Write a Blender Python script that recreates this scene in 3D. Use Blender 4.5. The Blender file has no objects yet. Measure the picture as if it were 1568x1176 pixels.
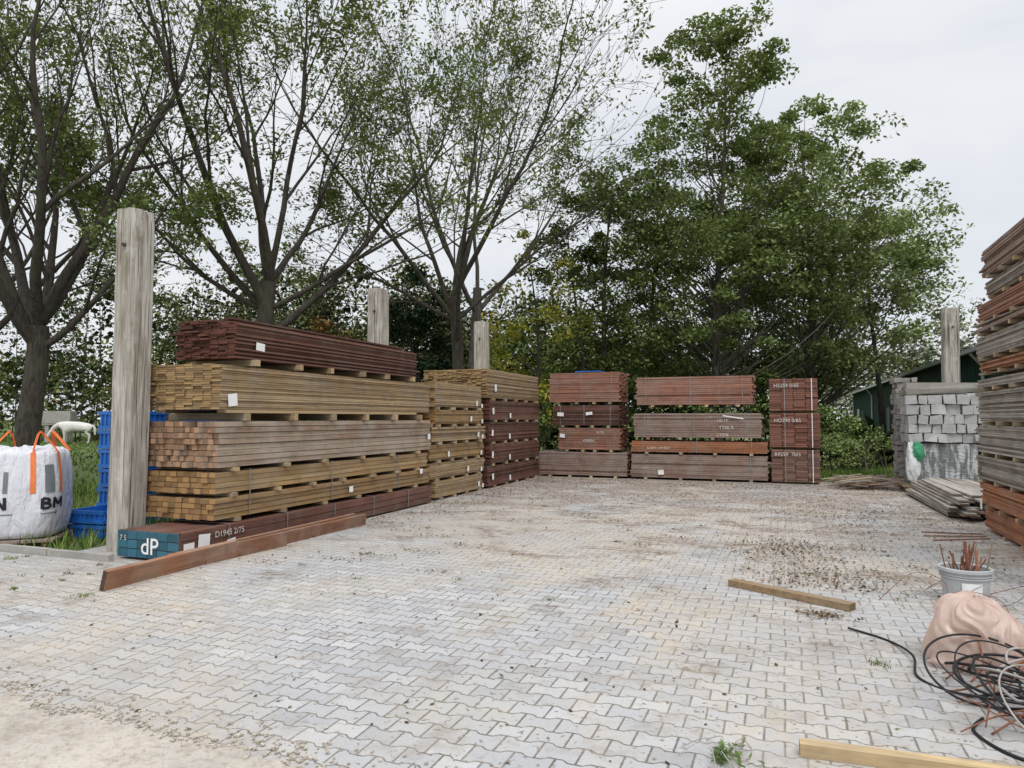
import bpy, bmesh, math, random
import numpy as np
from mathutils import Vector, Matrix, noise
R = random.Random(11)
NR = np.random.RandomState(5)
scene = bpy.context.scene
COL = scene.collection

# ---------------------------------------------------------------- nodes helper
class NT:
    def __init__(s, tree):
        s.t = tree; s.n = tree.nodes; s.l = tree.links
    def new(s, typ, **kw):
        n = s.n.new(typ)
        for k, v in kw.items(): setattr(n, k, v)
        return n
    def put(s, sock, val):
        if isinstance(val, bpy.types.NodeSocket): s.l.new(val, sock)
        elif val is not None:
            if sock.type == 'RGBA' and len(val) == 3: val = (*val, 1)
            sock.default_value = val
    def m(s, op, a, b=None, c=None, clamp=False):
        n = s.new('ShaderNodeMath', operation=op); n.use_clamp = clamp
        s.put(n.inputs[0], a); s.put(n.inputs[1], b); s.put(n.inputs[2], c)
        return n.outputs[0]
    def mix(s, f, a, b, mode='MIX'):
        n = s.new('ShaderNodeMix', data_type='RGBA', blend_type=mode)
        s.put(n.inputs[0], f); s.put(n.inputs[6], a); s.put(n.inputs[7], b)
        return n.outputs[2]
    def ramp(s, f, stops, interp='LINEAR'):
        n = s.new('ShaderNodeValToRGB'); e = n.color_ramp.elements
        n.color_ramp.interpolation = interp
        while len(e) < len(stops): e.new(0.5)
        for i, (p, c) in enumerate(stops):
            e[i].position = p; e[i].color = (*c, 1) if len(c) == 3 else c
        s.put(n.inputs[0], f); return n.outputs[0]
    def mr(s, f, a, b, c=0.0, d=1.0, smooth=False):
        n = s.new('ShaderNodeMapRange')
        if smooth: n.interpolation_type = 'SMOOTHSTEP'
        s.put(n.inputs[0], f)
        for i, v in enumerate((a, b, c, d)): s.put(n.inputs[i+1], v)
        return n.outputs[0]
    def coord(s, scale=(1, 1, 1), rot=(0, 0, 0)):
        t = s.new('ShaderNodeTexCoord'); mp = s.new('ShaderNodeMapping')
        mp.inputs['Scale'].default_value = scale; mp.inputs['Rotation'].default_value = rot
        s.l.new(t.outputs['Object'], mp.inputs[0]); return mp.outputs[0]
    def noise(s, vec, scale=1.0, det=4, rough=.55, dist=0.0, col=False):
        n = s.new('ShaderNodeTexNoise'); s.put(n.inputs['Vector'], vec)
        n.inputs['Scale'].default_value = scale; n.inputs['Detail'].default_value = det
        n.inputs['Roughness'].default_value = rough; n.inputs['Distortion'].default_value = dist
        return n.outputs[1 if col else 0]
    def bump(s, h, strength=.5, dist=.01, prev=None):
        n = s.new('ShaderNodeBump'); n.inputs['Strength'].default_value = strength
        n.inputs['Distance'].default_value = dist; s.put(n.inputs['Height'], h)
        if prev: s.l.new(prev, n.inputs['Normal'])
        return n.outputs[0]

def mat_new(name):
    m = bpy.data.materials.new(name); m.use_nodes = True
    t = NT(m.node_tree); b = m.node_tree.nodes['Principled BSDF']
    return m, t, b

def wood(name, cols, axis='y', endcol=None, weather=0.3, wcol=(.30, .28, .25), rough=.8, dirt=.3):
    m, t, b = mat_new(name)
    g = t.new('ShaderNodeNewGeometry')
    rnd = g.outputs['Random Per Island']
    base = t.ramp(rnd, [(i/(len(cols)-1), c) for i, c in enumerate(cols)])
    sc = {'x': (1.2, 30, 30), 'y': (30, 1.2, 30), 'z': (30, 30, 1.2)}[axis]
    v = t.coord(sc)
    add = t.new('ShaderNodeVectorMath', operation='ADD'); t.put(add.inputs[0], v)
    cx = t.new('ShaderNodeCombineXYZ'); r50 = t.m('MULTIPLY', rnd, 57.0)
    for i in range(3): t.put(cx.inputs[i], r50)
    t.put(add.inputs[1], cx.outputs[0])
    gr = t.noise(add.outputs[0], 1.0, 3, .6, .6)
    grf = t.mr(gr, .3, .7, .6, 1.2)
    mul = t.new('ShaderNodeCombineXYZ')
    for i in range(3): t.put(mul.inputs[i], grf)
    c = t.mix(1.0, base, mul.outputs[0], 'MULTIPLY')
    big = t.noise(t.coord(), 2.2, 4, .65)
    wmask = t.mr(big, .42, .62, 0, weather)
    c = t.mix(wmask, c, wcol)
    big2 = t.noise(t.coord(), 5.0, 3, .6)
    dm = t.mr(big2, .5, .75, 0, dirt)
    c = t.mix(dm, c, (.05, .035, .025))
    if endcol:
        sx = t.new('ShaderNodeSeparateXYZ'); t.l.new(g.outputs['Normal'], sx.inputs[0])
        e = t.m('GREATER_THAN', t.m('ABSOLUTE', sx.outputs['xyz'.index(axis)]), .8)
        r2 = t.m('FRACT', t.m('MULTIPLY', rnd, 13.7))
        ec = t.mix(t.mr(r2, 0, 1, 0, .85), endcol, tuple(q*.3 for q in endcol))
        c = t.mix(t.m('MULTIPLY', e, .85), c, ec)
    t.l.new(c, b.inputs['Base Color']); b.inputs['Roughness'].default_value = rough
    t.l.new(t.bump(gr, .35, .004), b.inputs['Normal'])
    return m

def plain(name, col, rough=.7, var=.25, scale=6, metal=0, bump=0.2, spec=.3):
    m, t, b = mat_new(name)
    n = t.noise(t.coord(), scale, 4, .6)
    c = t.mix(t.mr(n, .35, .7, 0, 1), tuple(min(1, q*(1+var)) for q in col), tuple(q*(1-var) for q in col))
    t.l.new(c, b.inputs['Base Color']); b.inputs['Roughness'].default_value = rough
    b.inputs['Metallic'].default_value = metal; b.inputs['Specular IOR Level'].default_value = spec
    if bump: t.l.new(t.bump(t.noise(t.coord(), scale*6, 4), bump, .01), b.inputs['Normal'])
    return m

def leafmat(name, stops, trans=0, nscale=.5, dark=.5):
    m = bpy.data.materials.new(name); m.use_nodes = True
    t = NT(m.node_tree); t.n.clear()
    out = t.new('ShaderNodeOutputMaterial')
    g = t.new('ShaderNodeNewGeometry')
    c = t.ramp(g.outputs['Random Per Island'], stops)
    n = t.noise(t.coord(), nscale, 1, .6)
    f = t.mr(n, .35, .65, dark, 1.25)
    cx = t.new('ShaderNodeCombineXYZ')
    for i in range(3): t.put(cx.inputs[i], f)
    c = t.mix(1.0, c, cx.outputs[0], 'MULTIPLY')
    d = t.new('ShaderNodeBsdfDiffuse'); t.l.new(c, d.inputs[0])
    if trans:
        tr = t.new('ShaderNodeBsdfTranslucent')
        t.l.new(t.mix(.45, c, (.28, .30, .06)), tr.inputs[0])
        mx = t.new('ShaderNodeMixShader'); mx.inputs[0].default_value = trans
        t.l.new(d.outputs[0], mx.inputs[1]); t.l.new(tr.outputs[0], mx.inputs[2])
        t.l.new(mx.outputs[0], out.inputs[0])
    else: t.l.new(d.outputs[0], out.inputs[0])
    return m

# ---------------------------------------------------------------- mesh builder
class MB:
    def __init__(s): s.v = []; s.f = []; s.m = []; s.mats = []
    def mi(s, mat):
        if mat not in s.mats: s.mats.append(mat)
        return s.mats.index(mat)
    def box(s, c, d, mat, rot=None, jit=0):
        i = len(s.v); hx, hy, hz = d[0]/2, d[1]/2, d[2]/2
        for z in (-hz, hz):
            for x, y in ((-hx, -hy), (hx, -hy), (hx, hy), (-hx, hy)):
                p = Vector((x, y, z))
                if jit: p += Vector((R.uniform(-jit, jit), R.uniform(-jit, jit), R.uniform(-jit, jit)))
                if rot is not None: p = rot @ p
                s.v.append((p.x+c[0], p.y+c[1], p.z+c[2]))
        k = s.mi(mat)
        for f in ((0, 3, 2, 1), (4, 5, 6, 7), (0, 1, 5, 4), (1, 2, 6, 5), (2, 3, 7, 6), (3, 0, 4, 7)):
            s.f.append(tuple(i+q for q in f)); s.m.append(k)
    def b2(s, x0, x1, y0, y1, z0, z1, mat, **k):
        s.box(((x0+x1)/2, (y0+y1)/2, (z0+z1)/2), (x1-x0, y1-y0, z1-z0), mat, **k)
    def beam(s, p, q, w, h, mat, up=(0, 0, 1)):
        p = Vector(p); q = Vector(q); d = q-p; L = d.length; d.normalize()
        sd = d.cross(Vector(up)).normalized(); u = sd.cross(d)
        rot = Matrix((sd, d, u)).transposed()
        s.box((p+q)/2, (w, L, h), mat, rot=rot)
    def poly(s, pts, mat):
        i = len(s.v); s.v += [tuple(p) for p in pts]
        s.f.append(tuple(range(i, i+len(pts)))); s.m.append(s.mi(mat))
    def tube(s, pts, rad, n, mat, cap=True):
        k = s.mi(mat); i0 = len(s.v); N = len(pts)
        if not hasattr(rad, '__len__'): rad = [rad]*N
        pts = [Vector(p) for p in pts]
        d = (pts[1]-pts[0]).normalized()
        a = d.cross(Vector((0.31, .95, .1))).normalized()
        for j in range(N):
            d = (pts[min(j+1, N-1)]-pts[max(j-1, 0)])
            if d.length < 1e-7: d = Vector((0, 0, 1))
            d.normalize(); a = (a-d*a.dot(d)).normalized(); b = d.cross(a)
            for q in range(n):
                th = 2*math.pi*q/n
                w = pts[j]+(a*math.cos(th)+b*math.sin(th))*rad[j]
                s.v.append((w.x, w.y, w.z))
        for j in range(N-1):
            for q in range(n):
                r0 = i0+j*n; r1 = r0+n; q2 = (q+1) % n
                s.f.append((r0+q, r0+q2, r1+q2, r1+q)); s.m.append(k)
        if cap:
            s.f.append(tuple(i0+q for q in reversed(range(n)))); s.m.append(k)
            s.f.append(tuple(i0+(N-1)*n+q for q in range(n))); s.m.append(k)
    def obj(s, name, parent=None, smooth=False, loc=None):
        me = bpy.data.meshes.new(name); me.from_pydata(s.v, [], s.f)
        for m in s.mats: me.materials.append(m)
        me.polygons.foreach_set('material_index', s.m)
        if smooth: me.polygons.foreach_set('use_smooth', [True]*len(s.f))
        me.update(); o = bpy.data.objects.new(name, me); COL.objects.link(o)
        if parent: o.parent = parent
        return o

def empty(name):
    e = bpy.data.objects.new(name, None); COL.objects.link(e); e.empty_display_size = .2; return e

def quads_obj(name, V, mat, per=4, parent=None):
    n = len(V)//per; me = bpy.data.meshes.new(name)
    me.vertices.add(len(V)); me.vertices.foreach_set('co', V.astype(np.float32).ravel())
    me.loops.add(len(V)); me.loops.foreach_set('vertex_index', np.arange(len(V), dtype=np.int32))
    me.polygons.add(n); me.polygons.foreach_set('loop_start', np.arange(0, len(V), per, dtype=np.int32))
    me.materials.append(mat); me.update(calc_edges=True)
    o = bpy.data.objects.new(name, me); COL.objects.link(o)
    if parent: o.parent = parent
    return o

def leaf_verts(C, size, upb=.5, asp=.5):
    N = len(C); n = NR.normal(size=(N, 3)); n[:, 2] = np.abs(n[:, 2])+upb
    n /= np.linalg.norm(n, axis=1)[:, None]
    a = np.cross(n, NR.normal(size=(N, 3))); a /= np.linalg.norm(a, axis=1)[:, None]+1e-9
    b = np.cross(n, a)
    L = (size*NR.uniform(.6, 1.3, N))[:, None]*.5
    W = L*asp
    V = np.empty((N, 4, 3))
    V[:, 0] = C-a*L; V[:, 1] = C+b*W-a*L*.1; V[:, 2] = C+a*L; V[:, 3] = C-b*W-a*L*.1
    return V.reshape(-1, 3)

def text(s, size, loc, rot, mat, parent, name='lettering'):
    cu = bpy.data.curves.new(name, 'FONT'); cu.body = s; cu.size = size; cu.offset = size*.006
    o = bpy.data.objects.new(name+'_tmp', cu); COL.objects.link(o)
    bpy.context.view_layer.update()
    me = bpy.data.meshes.new_from_object(o.evaluated_get(bpy.context.evaluated_depsgraph_get()))
    bpy.data.objects.remove(o); me.materials.clear(); me.materials.append(mat)
    o = bpy.data.objects.new(name, me); COL.objects.link(o); o.parent = parent
    o.location = loc; o.rotation_euler = rot
FRONT = (math.pi/2, 0, 0); SIDE = (math.pi/2, 0, math.pi/2)

CA, SA = math.cos(math.radians(21.1)), math.sin(math.radians(21.1))
def S(e, n):   # survey frame (rotated 21 deg against the yard axes) -> yard axes
    return (CA*e-SA*n, SA*e+CA*n)

# ---------------------------------------------------------------- materials
M_yel = lambda ax: wood('pine_boards_'+ax, [(.29, .19, .09), (.38, .265, .14), (.23, .145, .07), (.43, .315, .18), (.33, .21, .105)], ax, (.42, .27, .12), .4, (.31, .27, .21), dirt=.3)
M_ylo = lambda ax: wood('larch_beams_'+ax, [(.29, .17, .07), (.37, .235, .10), (.23, .135, .055), (.40, .27, .13)], ax, (.41, .23, .09), .35, (.30, .245, .18), dirt=.3)
M_gry = lambda ax: wood('weathered_beams_'+ax, [(.32, .225, .155), (.39, .295, .215), (.26, .17, .115), (.43, .345, .265)], ax, (.44, .25, .145), .5, (.42, .365, .31), dirt=.25)
M_drk = lambda ax: wood('dark_hardwood_'+ax, [(.115, .043, .027), (.155, .063, .042), (.08, .034, .023), (.195, .088, .056)], ax, (.15, .052, .032), .3, (.20, .145, .118))
M_red = lambda ax: wood('red_hardwood_'+ax, [(.28, .12, .078), (.345, .155, .10), (.225, .095, .066), (.31, .155, .11), (.385, .18, .115)], ax, (.255, .105, .072), .45, (.31, .23, .19))
M_rgy = lambda ax: wood('greyed_hardwood_'+ax, [(.26, .16, .12), (.31, .205, .16), (.22, .14, .11), (.35, .25, .20)], ax, (.25, .13, .095), .5, (.33, .285, .25))
M_org = lambda ax: wood('orange_hardwood_'+ax, [(.36, .14, .062), (.42, .18, .088), (.30, .11, .052)], ax, (.37, .155, .078), .35, (.32, .23, .17))
M_wgy = lambda ax: wood('grey_decking_'+ax, [(.29, .25, .21), (.36, .32, .275), (.23, .19, .155), (.42, .38, .335)], ax, (.28, .2, .14), .5, (.38, .355, .33))
W = {}
def wm(fn, ax):
    k = (fn, ax)
    if k not in W: W[k] = fn(ax)
    return W[k]
M_bear = wood('spacer_lath', [(.45, .33, .19), (.30, .2, .11), (.52, .42, .26), (.36, .3, .22)], 'x', (.5, .36, .2), .2)
M_teal = wood('teal_sealed_ends', [(.03, .15, .21), (.05, .20, .27), (.025, .105, .16)], 'y', (.03, .14, .20), .3, (.2, .25, .27))
M_label = plain('paper_label', (.78, .78, .77), .6, .06, 9, bump=0)
M_paint = plain('white_marking_paint', (.52, .49, .46), .8, .3, 30, bump=0)
M_strap = plain('steel_strap', (.30, .30, .30), .45, .2, 8, metal=.6, bump=0)

def post_material():
    m, t, b = mat_new('weathered_post_wood')
    v = t.coord((14, 14, .9)); n = t.noise(v, 1.6, 6, .65, .8)
    c = t.ramp(n, [(.28, (.16, .14, .11)), (.45, (.33, .30, .26)), (.58, (.46, .43, .38)), (.75, (.58, .55, .50))])
    n2 = t.noise(t.coord((2.5, 2.5, .8)), 1.3, 5, .6)
    c = t.mix(t.mr(n2, .5, .68, 0, .7), c, (.17, .145, .10))
    n3 = t.noise(t.coord(), 3.1, 5, .6)
    c = t.mix(t.mr(n3, .55, .7, 0, .5), c, (.60, .58, .53))
    wv = t.noise(t.coord((55, 55, .5)), 1, 3, .5)
    crack = t.mr(wv, .33, .39, 1, 0)
    c = t.mix(t.m('MULTIPLY', crack, .8), c, (.03, .024, .018))
    t.l.new(c, b.inputs['Base Color']); b.inputs['Roughness'].default_value = .9
    h = t.m('SUBTRACT', n, crack)
    t.l.new(t.bump(h, .8, .015), b.inputs['Normal']); return m
M_post = post_material()

def paving_material():
    m, t, b = mat_new('interlocking_pavers')
    tc = t.new('ShaderNodeTexCoord'); sp = t.new('ShaderNodeSeparateXYZ')
    t.l.new(tc.outputs['Object'], sp.inputs[0]); X, Y = sp.outputs[0], sp.outputs[1]
    wob = t.noise(t.coord(), .8, 1)
    L, h, a = .20, .142, .0125
    u = t.m('ADD', t.m('ADD', X, 100.0), t.m('MULTIPLY', wob, .05))
    v = t.m('ADD', t.m('ADD', Y, 200*.142), t.m('MULTIPLY', wob, .08))
    c = t.m('MULTIPLY', t.m('COSINE', t.m('MULTIPLY', u, 2*math.pi/L)), 2.2)
    c = t.m('MINIMUM', t.m('MAXIMUM', c, -1.0), 1.0)
    k = t.m('ROUND', t.m('DIVIDE', v, h))
    sg = t.m('SUBTRACT', t.m('MULTIPLY', t.m('MODULO', k, 2.0), 2.0), 1.0)
    bd = t.m('SUBTRACT', t.m('SUBTRACT', v, t.m('MULTIPLY', k, h)), t.m('MULTIPLY', t.m('MULTIPLY', sg, a), c))
    d1 = t.m('ABSOLUTE', bd)
    row = t.m('SUBTRACT', k, t.m('LESS_THAN', bd, 0.0))
    uu = t.m('ADD', t.m('DIVIDE', u, L), t.m('MULTIPLY', t.m('MODULO', row, 2.0), .5))
    fl = t.m('FLOOR', uu); fr = t.m('SUBTRACT', uu, fl)
    d2 = t.m('MULTIPLY', t.m('MINIMUM', fr, t.m('SUBTRACT', 1.0, fr)), L)
    d = t.m('MINIMUM', d1, d2)
    fine = t.noise(t.coord(), 45, 3, .7)
    d = t.m('ADD', d, t.m('MULTIPLY', t.m('SUBTRACT', fine, .5), .013))
    blk = t.mr(d, .002, .008, 0, 1, True)
    cx = t.new('ShaderNodeCombineXYZ'); t.put(cx.inputs[0], fl); t.put(cx.inputs[1], row)
    wn = t.new('ShaderNodeTexWhiteNoise', noise_dimensions='2D'); t.l.new(cx.outputs[0], wn.inputs['Vector'])
    bc = t.ramp(wn.outputs['Value'], [(0, (.345, .35, .36)), (.3, (.425, .43, .44)), (.6, (.39, .395, .41)), (.85, (.48, .48, .48)), (1, (.33, .33, .335))])
    sp2 = t.noise(t.coord(), 120, 2, .7)
    bc = t.mix(t.mr(sp2, .4, .75, 0, .35), bc, (.22, .21, .20))
    sand = t.noise(t.coord((1, .8, 1)), .42, 5, .62, .5)
    gx = t.mr(Y, 2, 10, -.03, .07)
    smask = t.mr(t.m('ADD', sand, gx), .44, .61, 0, .9)
    sf = t.noise(t.coord(), 7, 5, .75)
    smask = t.m('MULTIPLY', smask, t.mr(sf, .35, .6, .2, 1))
    bc = t.mix(smask, bc, (.46, .395, .31))
    jn = t.noise(t.coord(), 1.3, 3, .6)
    jc = t.mix(t.mr(jn, .4, .6), (.10, .092, .08), (.24, .205, .165))
    jc = t.mix(t.m('MULTIPLY', smask, .7), jc, (.36, .30, .23))
    c1 = t.mix(blk, jc, bc)
    mo = t.noise(t.coord(), .7, 4, .7); mj = t.m('MULTIPLY', t.mr(mo, .52, .62, 0, .7), t.m('SUBTRACT', 1.0, blk))
    c1 = t.mix(mj, c1, (.09, .10, .045))
    far = t.mr(Y, 4.0, 15.0, -.09, .10)
    soil = t.m('ADD', t.noise(t.coord((1, 1.6, 1)), .9, 6, .75, .4), far)
    sm = t.mr(soil, .49, .60, 0, .95)
    sm = t.m('MULTIPLY', sm, t.mr(t.noise(t.coord(), 11, 4, .75), .42, .56, .12, 1))
    c1 = t.mix(sm, c1, (.155, .105, .07))
    st = t.noise(t.coord(), .28, 3, .6)
    c1 = t.mix(t.mr(st, .42, .7, 0, .35), c1, (.29, .275, .26))
    st2 = t.noise(t.coord(), 2.6, 6, .75)
    c1 = t.mix(t.mr(st2, .51, .69, 0, .6), c1, (.25, .205, .165))
    spk = t.noise(t.coord(), 24, 2, .6)
    c1 = t.mix(t.mr(spk, .62, .69, 0, .7), c1, (.14, .10, .07))
    t.l.new(c1, b.inputs['Base Color']); b.inputs['Roughness'].default_value = .85
    hgt = t.m('ADD', blk, t.m('MULTIPLY', wn.outputs['Value'], .25))
    t.l.new(t.bump(hgt, .5, .007), b.inputs['Normal']); return m
M_pave = paving_material()

def concrete_material(name='sandy_concrete', base=(.50, .46, .40), dirtc=(.28, .22, .16), da=.5):
    m, t, b = mat_new(name)
    n = t.noise(t.coord(), 1.4, 6, .68); n2 = t.noise(t.coord(), 18, 5, .7)
    c = t.ramp(n, [(.3, tuple(q*.72 for q in base)), (.5, base), (.7, tuple(min(.8, q*1.2) for q in base))])
    c = t.mix(t.mr(n2, .5, .72, 0, da), c, dirtc)
    n4 = t.noise(t.coord(), 4, 6, .75); c = t.mix(t.mr(n4, .52, .66, 0, .6), c, dirtc)
    n5 = t.noise(t.coord(), 70, 3, .7); c = t.mix(t.mr(n5, .55, .68, 0, .5), c, tuple(q*.6 for q in dirtc))
    t.l.new(c, b.inputs['Base Color']); b.inputs['Roughness'].default_value = .9
    t.l.new(t.bump(n2, .6, .01), b.inputs['Normal']); return m
M_conc = concrete_material('sandy_concrete', (.43, .39, .34), (.25, .20, .155), .75)
M_kerb = concrete_material('kerb_concrete', (.36, .35, .33))

def ground_material():
    m, t, b = mat_new('rough_grass_soil')
    n = t.noise(t.coord(), .35, 6, .7); n2 = t.noise(t.coord(), 9, 4, .7)
    c = t.ramp(n, [(.32, (.07, .10, .025)), (.5, (.09, .145, .033)), (.62, (.13, .155, .045)), (.75, (.14, .11, .06))])
    c = t.mix(t.mr(n2, .4, .7, 0, .5), c, (.045, .06, .02))
    t.l.new(c, b.inputs['Base Color']); b.inputs['Roughness'].default_value = .95
    t.l.new(t.bump(n2, 1, .08), b.inputs['Normal']); return m
M_ground = ground_material()

def bark(name, dark, light):
    m, t, b = mat_new(name)
    n = t.noise(t.coord((6, 6, 1.4)), 2.5, 4, .7, .6)
    c = t.ramp(n, [(.35, dark), (.6, light)])
    n2 = t.noise(t.coord(), 1.2, 2); c = t.mix(t.mr(n2, .5, .7, 0, .5), c, (.07, .075, .04))
    t.l.new(c, b.inputs['Base Color']); b.inputs['Roughness'].default_value = .95
    t.l.new(t.bump(n, .9, .03), b.inputs['Normal']); return m
M_bark = bark('dark_bark', (.022, .018, .014), (.075, .063, .05))
M_bark2 = bark('grey_bark', (.05, .043, .035), (.15, .135, .115))

L_sparse = leafmat('ash_leaves', [(0, (.065, .095, .03)), (.4, (.105, .15, .05)), (.75, (.14, .195, .068)), (1, (.22, .25, .10))], .3, .6, .75)
L_dark = leafmat('alder_leaves', [(0, (.065, .095, .032)), (.5, (.12, .16, .05)), (.85, (.17, .215, .07)), (1, (.25, .26, .08))], 0, .5, .65)
L_mid = leafmat('oak_leaves', [(0, (.085, .125, .04)), (.5, (.145, .20, .065)), (.85, (.20, .26, .085)), (1, (.30, .32, .12))], 0, .35, .7)
L_alder = leafmat('tall_alder_leaves', [(0, (.08, .115, .04)), (.5, (.135, .185, .065)), (.85, (.19, .245, .09)), (1, (.29, .31, .13))], .2, .35, .72)
L_lite = leafmat('willow_leaves', [(0, (.13, .175, .065)), (.5, (.20, .26, .10)), (1, (.30, .35, .15))], .2, .35, .78)
L_hedge = leafmat('hedge_leaves', [(0, (.055, .075, .035)), (.45, (.10, .135, .055)), (.8, (.15, .185, .07)), (.95, (.21, .19, .075)), (1, (.27, .18, .07))], 0, .25, .6)
L_scrub = leafmat('hawthorn_leaves', [(0, (.07, .085, .048)), (.45, (.12, .14, .07)), (.8, (.18, .195, .10)), (1, (.28, .22, .11))], 0, .25, .6)
L_yel = leafmat('autumn_leaves', [(0, (.17, .22, .045)), (.5, (.29, .33, .06)), (.8, (.48, .42, .06)), (1, (.45, .30, .07))], .3, .5, .75)
L_rust = leafmat('rusty_leaves', [(0, (.10, .12, .04)), (.5, (.19, .15, .055)), (.8, (.29, .16, .065)), (1, (.31, .12, .055))], 0, .5, .6)
L_grey = leafmat('far_willow_leaves', [(0, (.14, .17, .11)), (.5, (.21, .24, .16)), (1, (.30, .32, .22))], 0, .3, .7)
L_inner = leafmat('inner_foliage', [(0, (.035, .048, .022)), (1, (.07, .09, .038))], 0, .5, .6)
M_grass = leafmat('grass_blades', [(0, (.07, .12, .03)), (.5, (.11, .19, .04)), (.85, (.18, .23, .07)), (1, (.30, .24, .12))], 0, .8, .6)
M_litter = leafmat('dead_leaves', [(0, (.05, .03, .02)), (.4, (.10, .06, .035)), (.7, (.17, .11, .06)), (.88, (.08, .08, .03)), (1, (.30, .22, .12))], 0, 2, .7)

# ---------------------------------------------------------------- ground
def sheet(name, x0, x1, y0, y1, z, mat):
    b = MB(); b.poly([(x0, y0, z), (x1, y0, z), (x1, y1, z), (x0, y1, z)], mat); return b.obj(name)
sheet('ground', -700, 700, -700, 700, 0, M_ground)
b = MB()
b.poly([(-40, 2.6, .004), (9, 2.6, .004), (9, 5.75, .004), (-40, 5.75, .004)], M_pave)
b.poly([(-7.95, 5.75, .004), (5.2, 5.75, .004), (5.2, 19.4, .004), (-7.95, 19.4, .004)], M_pave)
b.obj('paved_yard')
b = MB(); xs = list(np.arange(-12, 0.4, .025))
f = lambda x: 2.76+.15*noise.noise(Vector((x*1.3, 0, 3)))+.09*noise.noise(Vector((x*5, 0, 3)))+.07*noise.noise(Vector((x*15, 2, 3)))+.04*noise.noise(Vector((x*41, 2, 3)))
pt = [(x, f(x), .008) for x in xs]
for i in range(len(xs)-1): b.poly([(xs[i], 1.5, .008), (xs[i+1], 1.5, .008), pt[i+1], pt[i]], M_conc)
b.poly([(-40, -25, .008), (9, -25, .008), (9, 1.5, .008), (-40, 1.5, .008)], M_conc)
b.obj('concrete_slab')
b = MB(); M_crumb = plain('mortar_crumbs', (.40, .36, .30), .9, .3, 30, bump=0)
for i in range(1300):
    x = R.uniform(-9, -.8); y = f(x)+abs(R.gauss(0, .13))-.03; s = R.uniform(.003, .012)
    b.box((x, y, .008+s*.3), (s*1.6, s*1.3, s), M_crumb, rot=Matrix.Rotation(R.uniform(0, 3), 3, 'Z'), jit=s*.25)
b.obj('sand_crumbs')
b = MB()
x = -16.0
while x < -7.4:
    b.box((x+.49, 5.8, .02+R.uniform(-.01, .01)), (.97, .07, .11), M_kerb, rot=Matrix.Rotation(R.uniform(-.03, .03), 3, 'Z')); x += 1.0
b.obj('kerb')

# ---------------------------------------------------------------- timber packs
def pack(b, x0, x1, y0, y1, z0, z1, ax, bw, bt, mat, jit=.02, side=.004, lat=0, mats=None):
    if ax == 'y': w0, w1, l0, l1 = x0, x1, y0, y1
    else: w0, w1, l0, l1 = y0, y1, x0, x1
    n = max(1, round((w1-w0)/bw)); m = max(1, round((z1-z0)/bt)); bw = (w1-w0)/n; bt = (z1-z0)/m
    for j in range(m):
        sh = R.uniform(-side, side)*1.6
        for i in range(n):
            if j == m-1 and R.random() < lat: continue
            wc = w0+bw*(i+.5)+R.uniform(-side, side)+sh; zc = z0+bt*(j+.5)+R.uniform(-.0015, .0015)
            e0 = l0-abs(R.gauss(0, jit))*.7; e1 = l1+abs(R.gauss(0, jit))*.7
            g = bw*.03+.002; gz = bt*.09+.001
            if ax == 'y': b.b2(wc-bw/2+g/2, wc+bw/2-g/2, e0, e1, zc-bt/2+gz/2, zc+bt/2-gz/2, mat)
            else: b.b2(e0, e1, wc-bw/2+g/2, wc+bw/2-g/2, zc-bt/2+gz/2, zc+bt/2-gz/2, mat)

def bearers(b, x0, x1, y0, y1, z0, z1, ax, n, mat=None, over=.02):
    mat = mat or M_bear
    for i in range(n):
        t = (i+.35)/(n-.3)
        if ax == 'y':
            y = y0+(y1-y0)*t+R.uniform(-.05, .05); b.b2(x0-over, x1+over+R.uniform(0, .03), y-.04, y+.04, z0+.001, z1-.001, mat)
        else:
            x = x0+(x1-x0)*t+R.uniform(-.05, .05); b.b2(x-.04, x+.04, y0-over, y1+over, z0+.001, z1-.001, mat)

def strap(b, x0, x1, y0, y1, z0, z1, ax, pos, mat=None, w=.016):
    mat = mat or M_strap; e = .014
    for p in pos:
        if ax == 'y':
            y = y0+(y1-y0)*p
            b.b2(x1+e-.001, x1+e+.002, y-w/2, y+w/2, z0, z1+e, mat); b.b2(x0, x1+e-.002, y-w/2, y+w/2, z1+e-.004, z1+e, mat)
        else:
            x = x0+(x1-x0)*p
            b.b2(x-w/2, x+w/2, y0-e-.002, y0-e+.001, z0, z1+e, mat); b.b2(x-w/2, x+w/2, y0-e+.002, y1, z1+e-.004, z1+e, mat)

def tag(b, x, y, z, ax, w=.11, h=.13, mat=None):
    rot = Matrix.Rotation(R.uniform(-.2, .2), 3, 'X' if ax == 'y' else 'Y')
    if ax == 'y': b.box((x, y, z), (.003, w, h), mat or M_label, rot=rot)
    else: b.box((x, y, z), (w, .003, h), mat or M_label, rot=rot)

F = -6.3
e = empty('timber_stack'); b = MB()
pack(b, -7.12, -6.22, 6.02, 11.9, .03, .33, 'y', .15, .10, wm(M_drk, 'y'), .03)
for j in range(3):
    for i in range(6):
        b.b2(-7.12+i*.15+.004, -6.97+i*.15-.004, 5.955, 5.972, .035+j*.1, .125+j*.1, M_teal)
b.b2(-7.12, -6.22, 5.972, 6.0, .03, .33, wm(M_drk, 'y'))
strap(b, -7.12, -6.22, 6.0, 11.9, .03, .33, 'y', (.12, .3, .48, .66, .85))
bearers(b, -7.4, F, 6.6, 11.8, .335, .385, 'y', 6, over=0)
pack(b, -7.52, F, 6.58, 11.95, .385, .64, 'y', .10, .062, wm(M_ylo, 'y'), .03)
bearers(b, -7.5, F, 6.6, 11.8, .64, .69, 'y', 7)
pack(b, -7.5, F-.02, 6.6, 11.9, .69, .95, 'y', .10, .065, wm(M_ylo, 'y'), .03)
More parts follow.
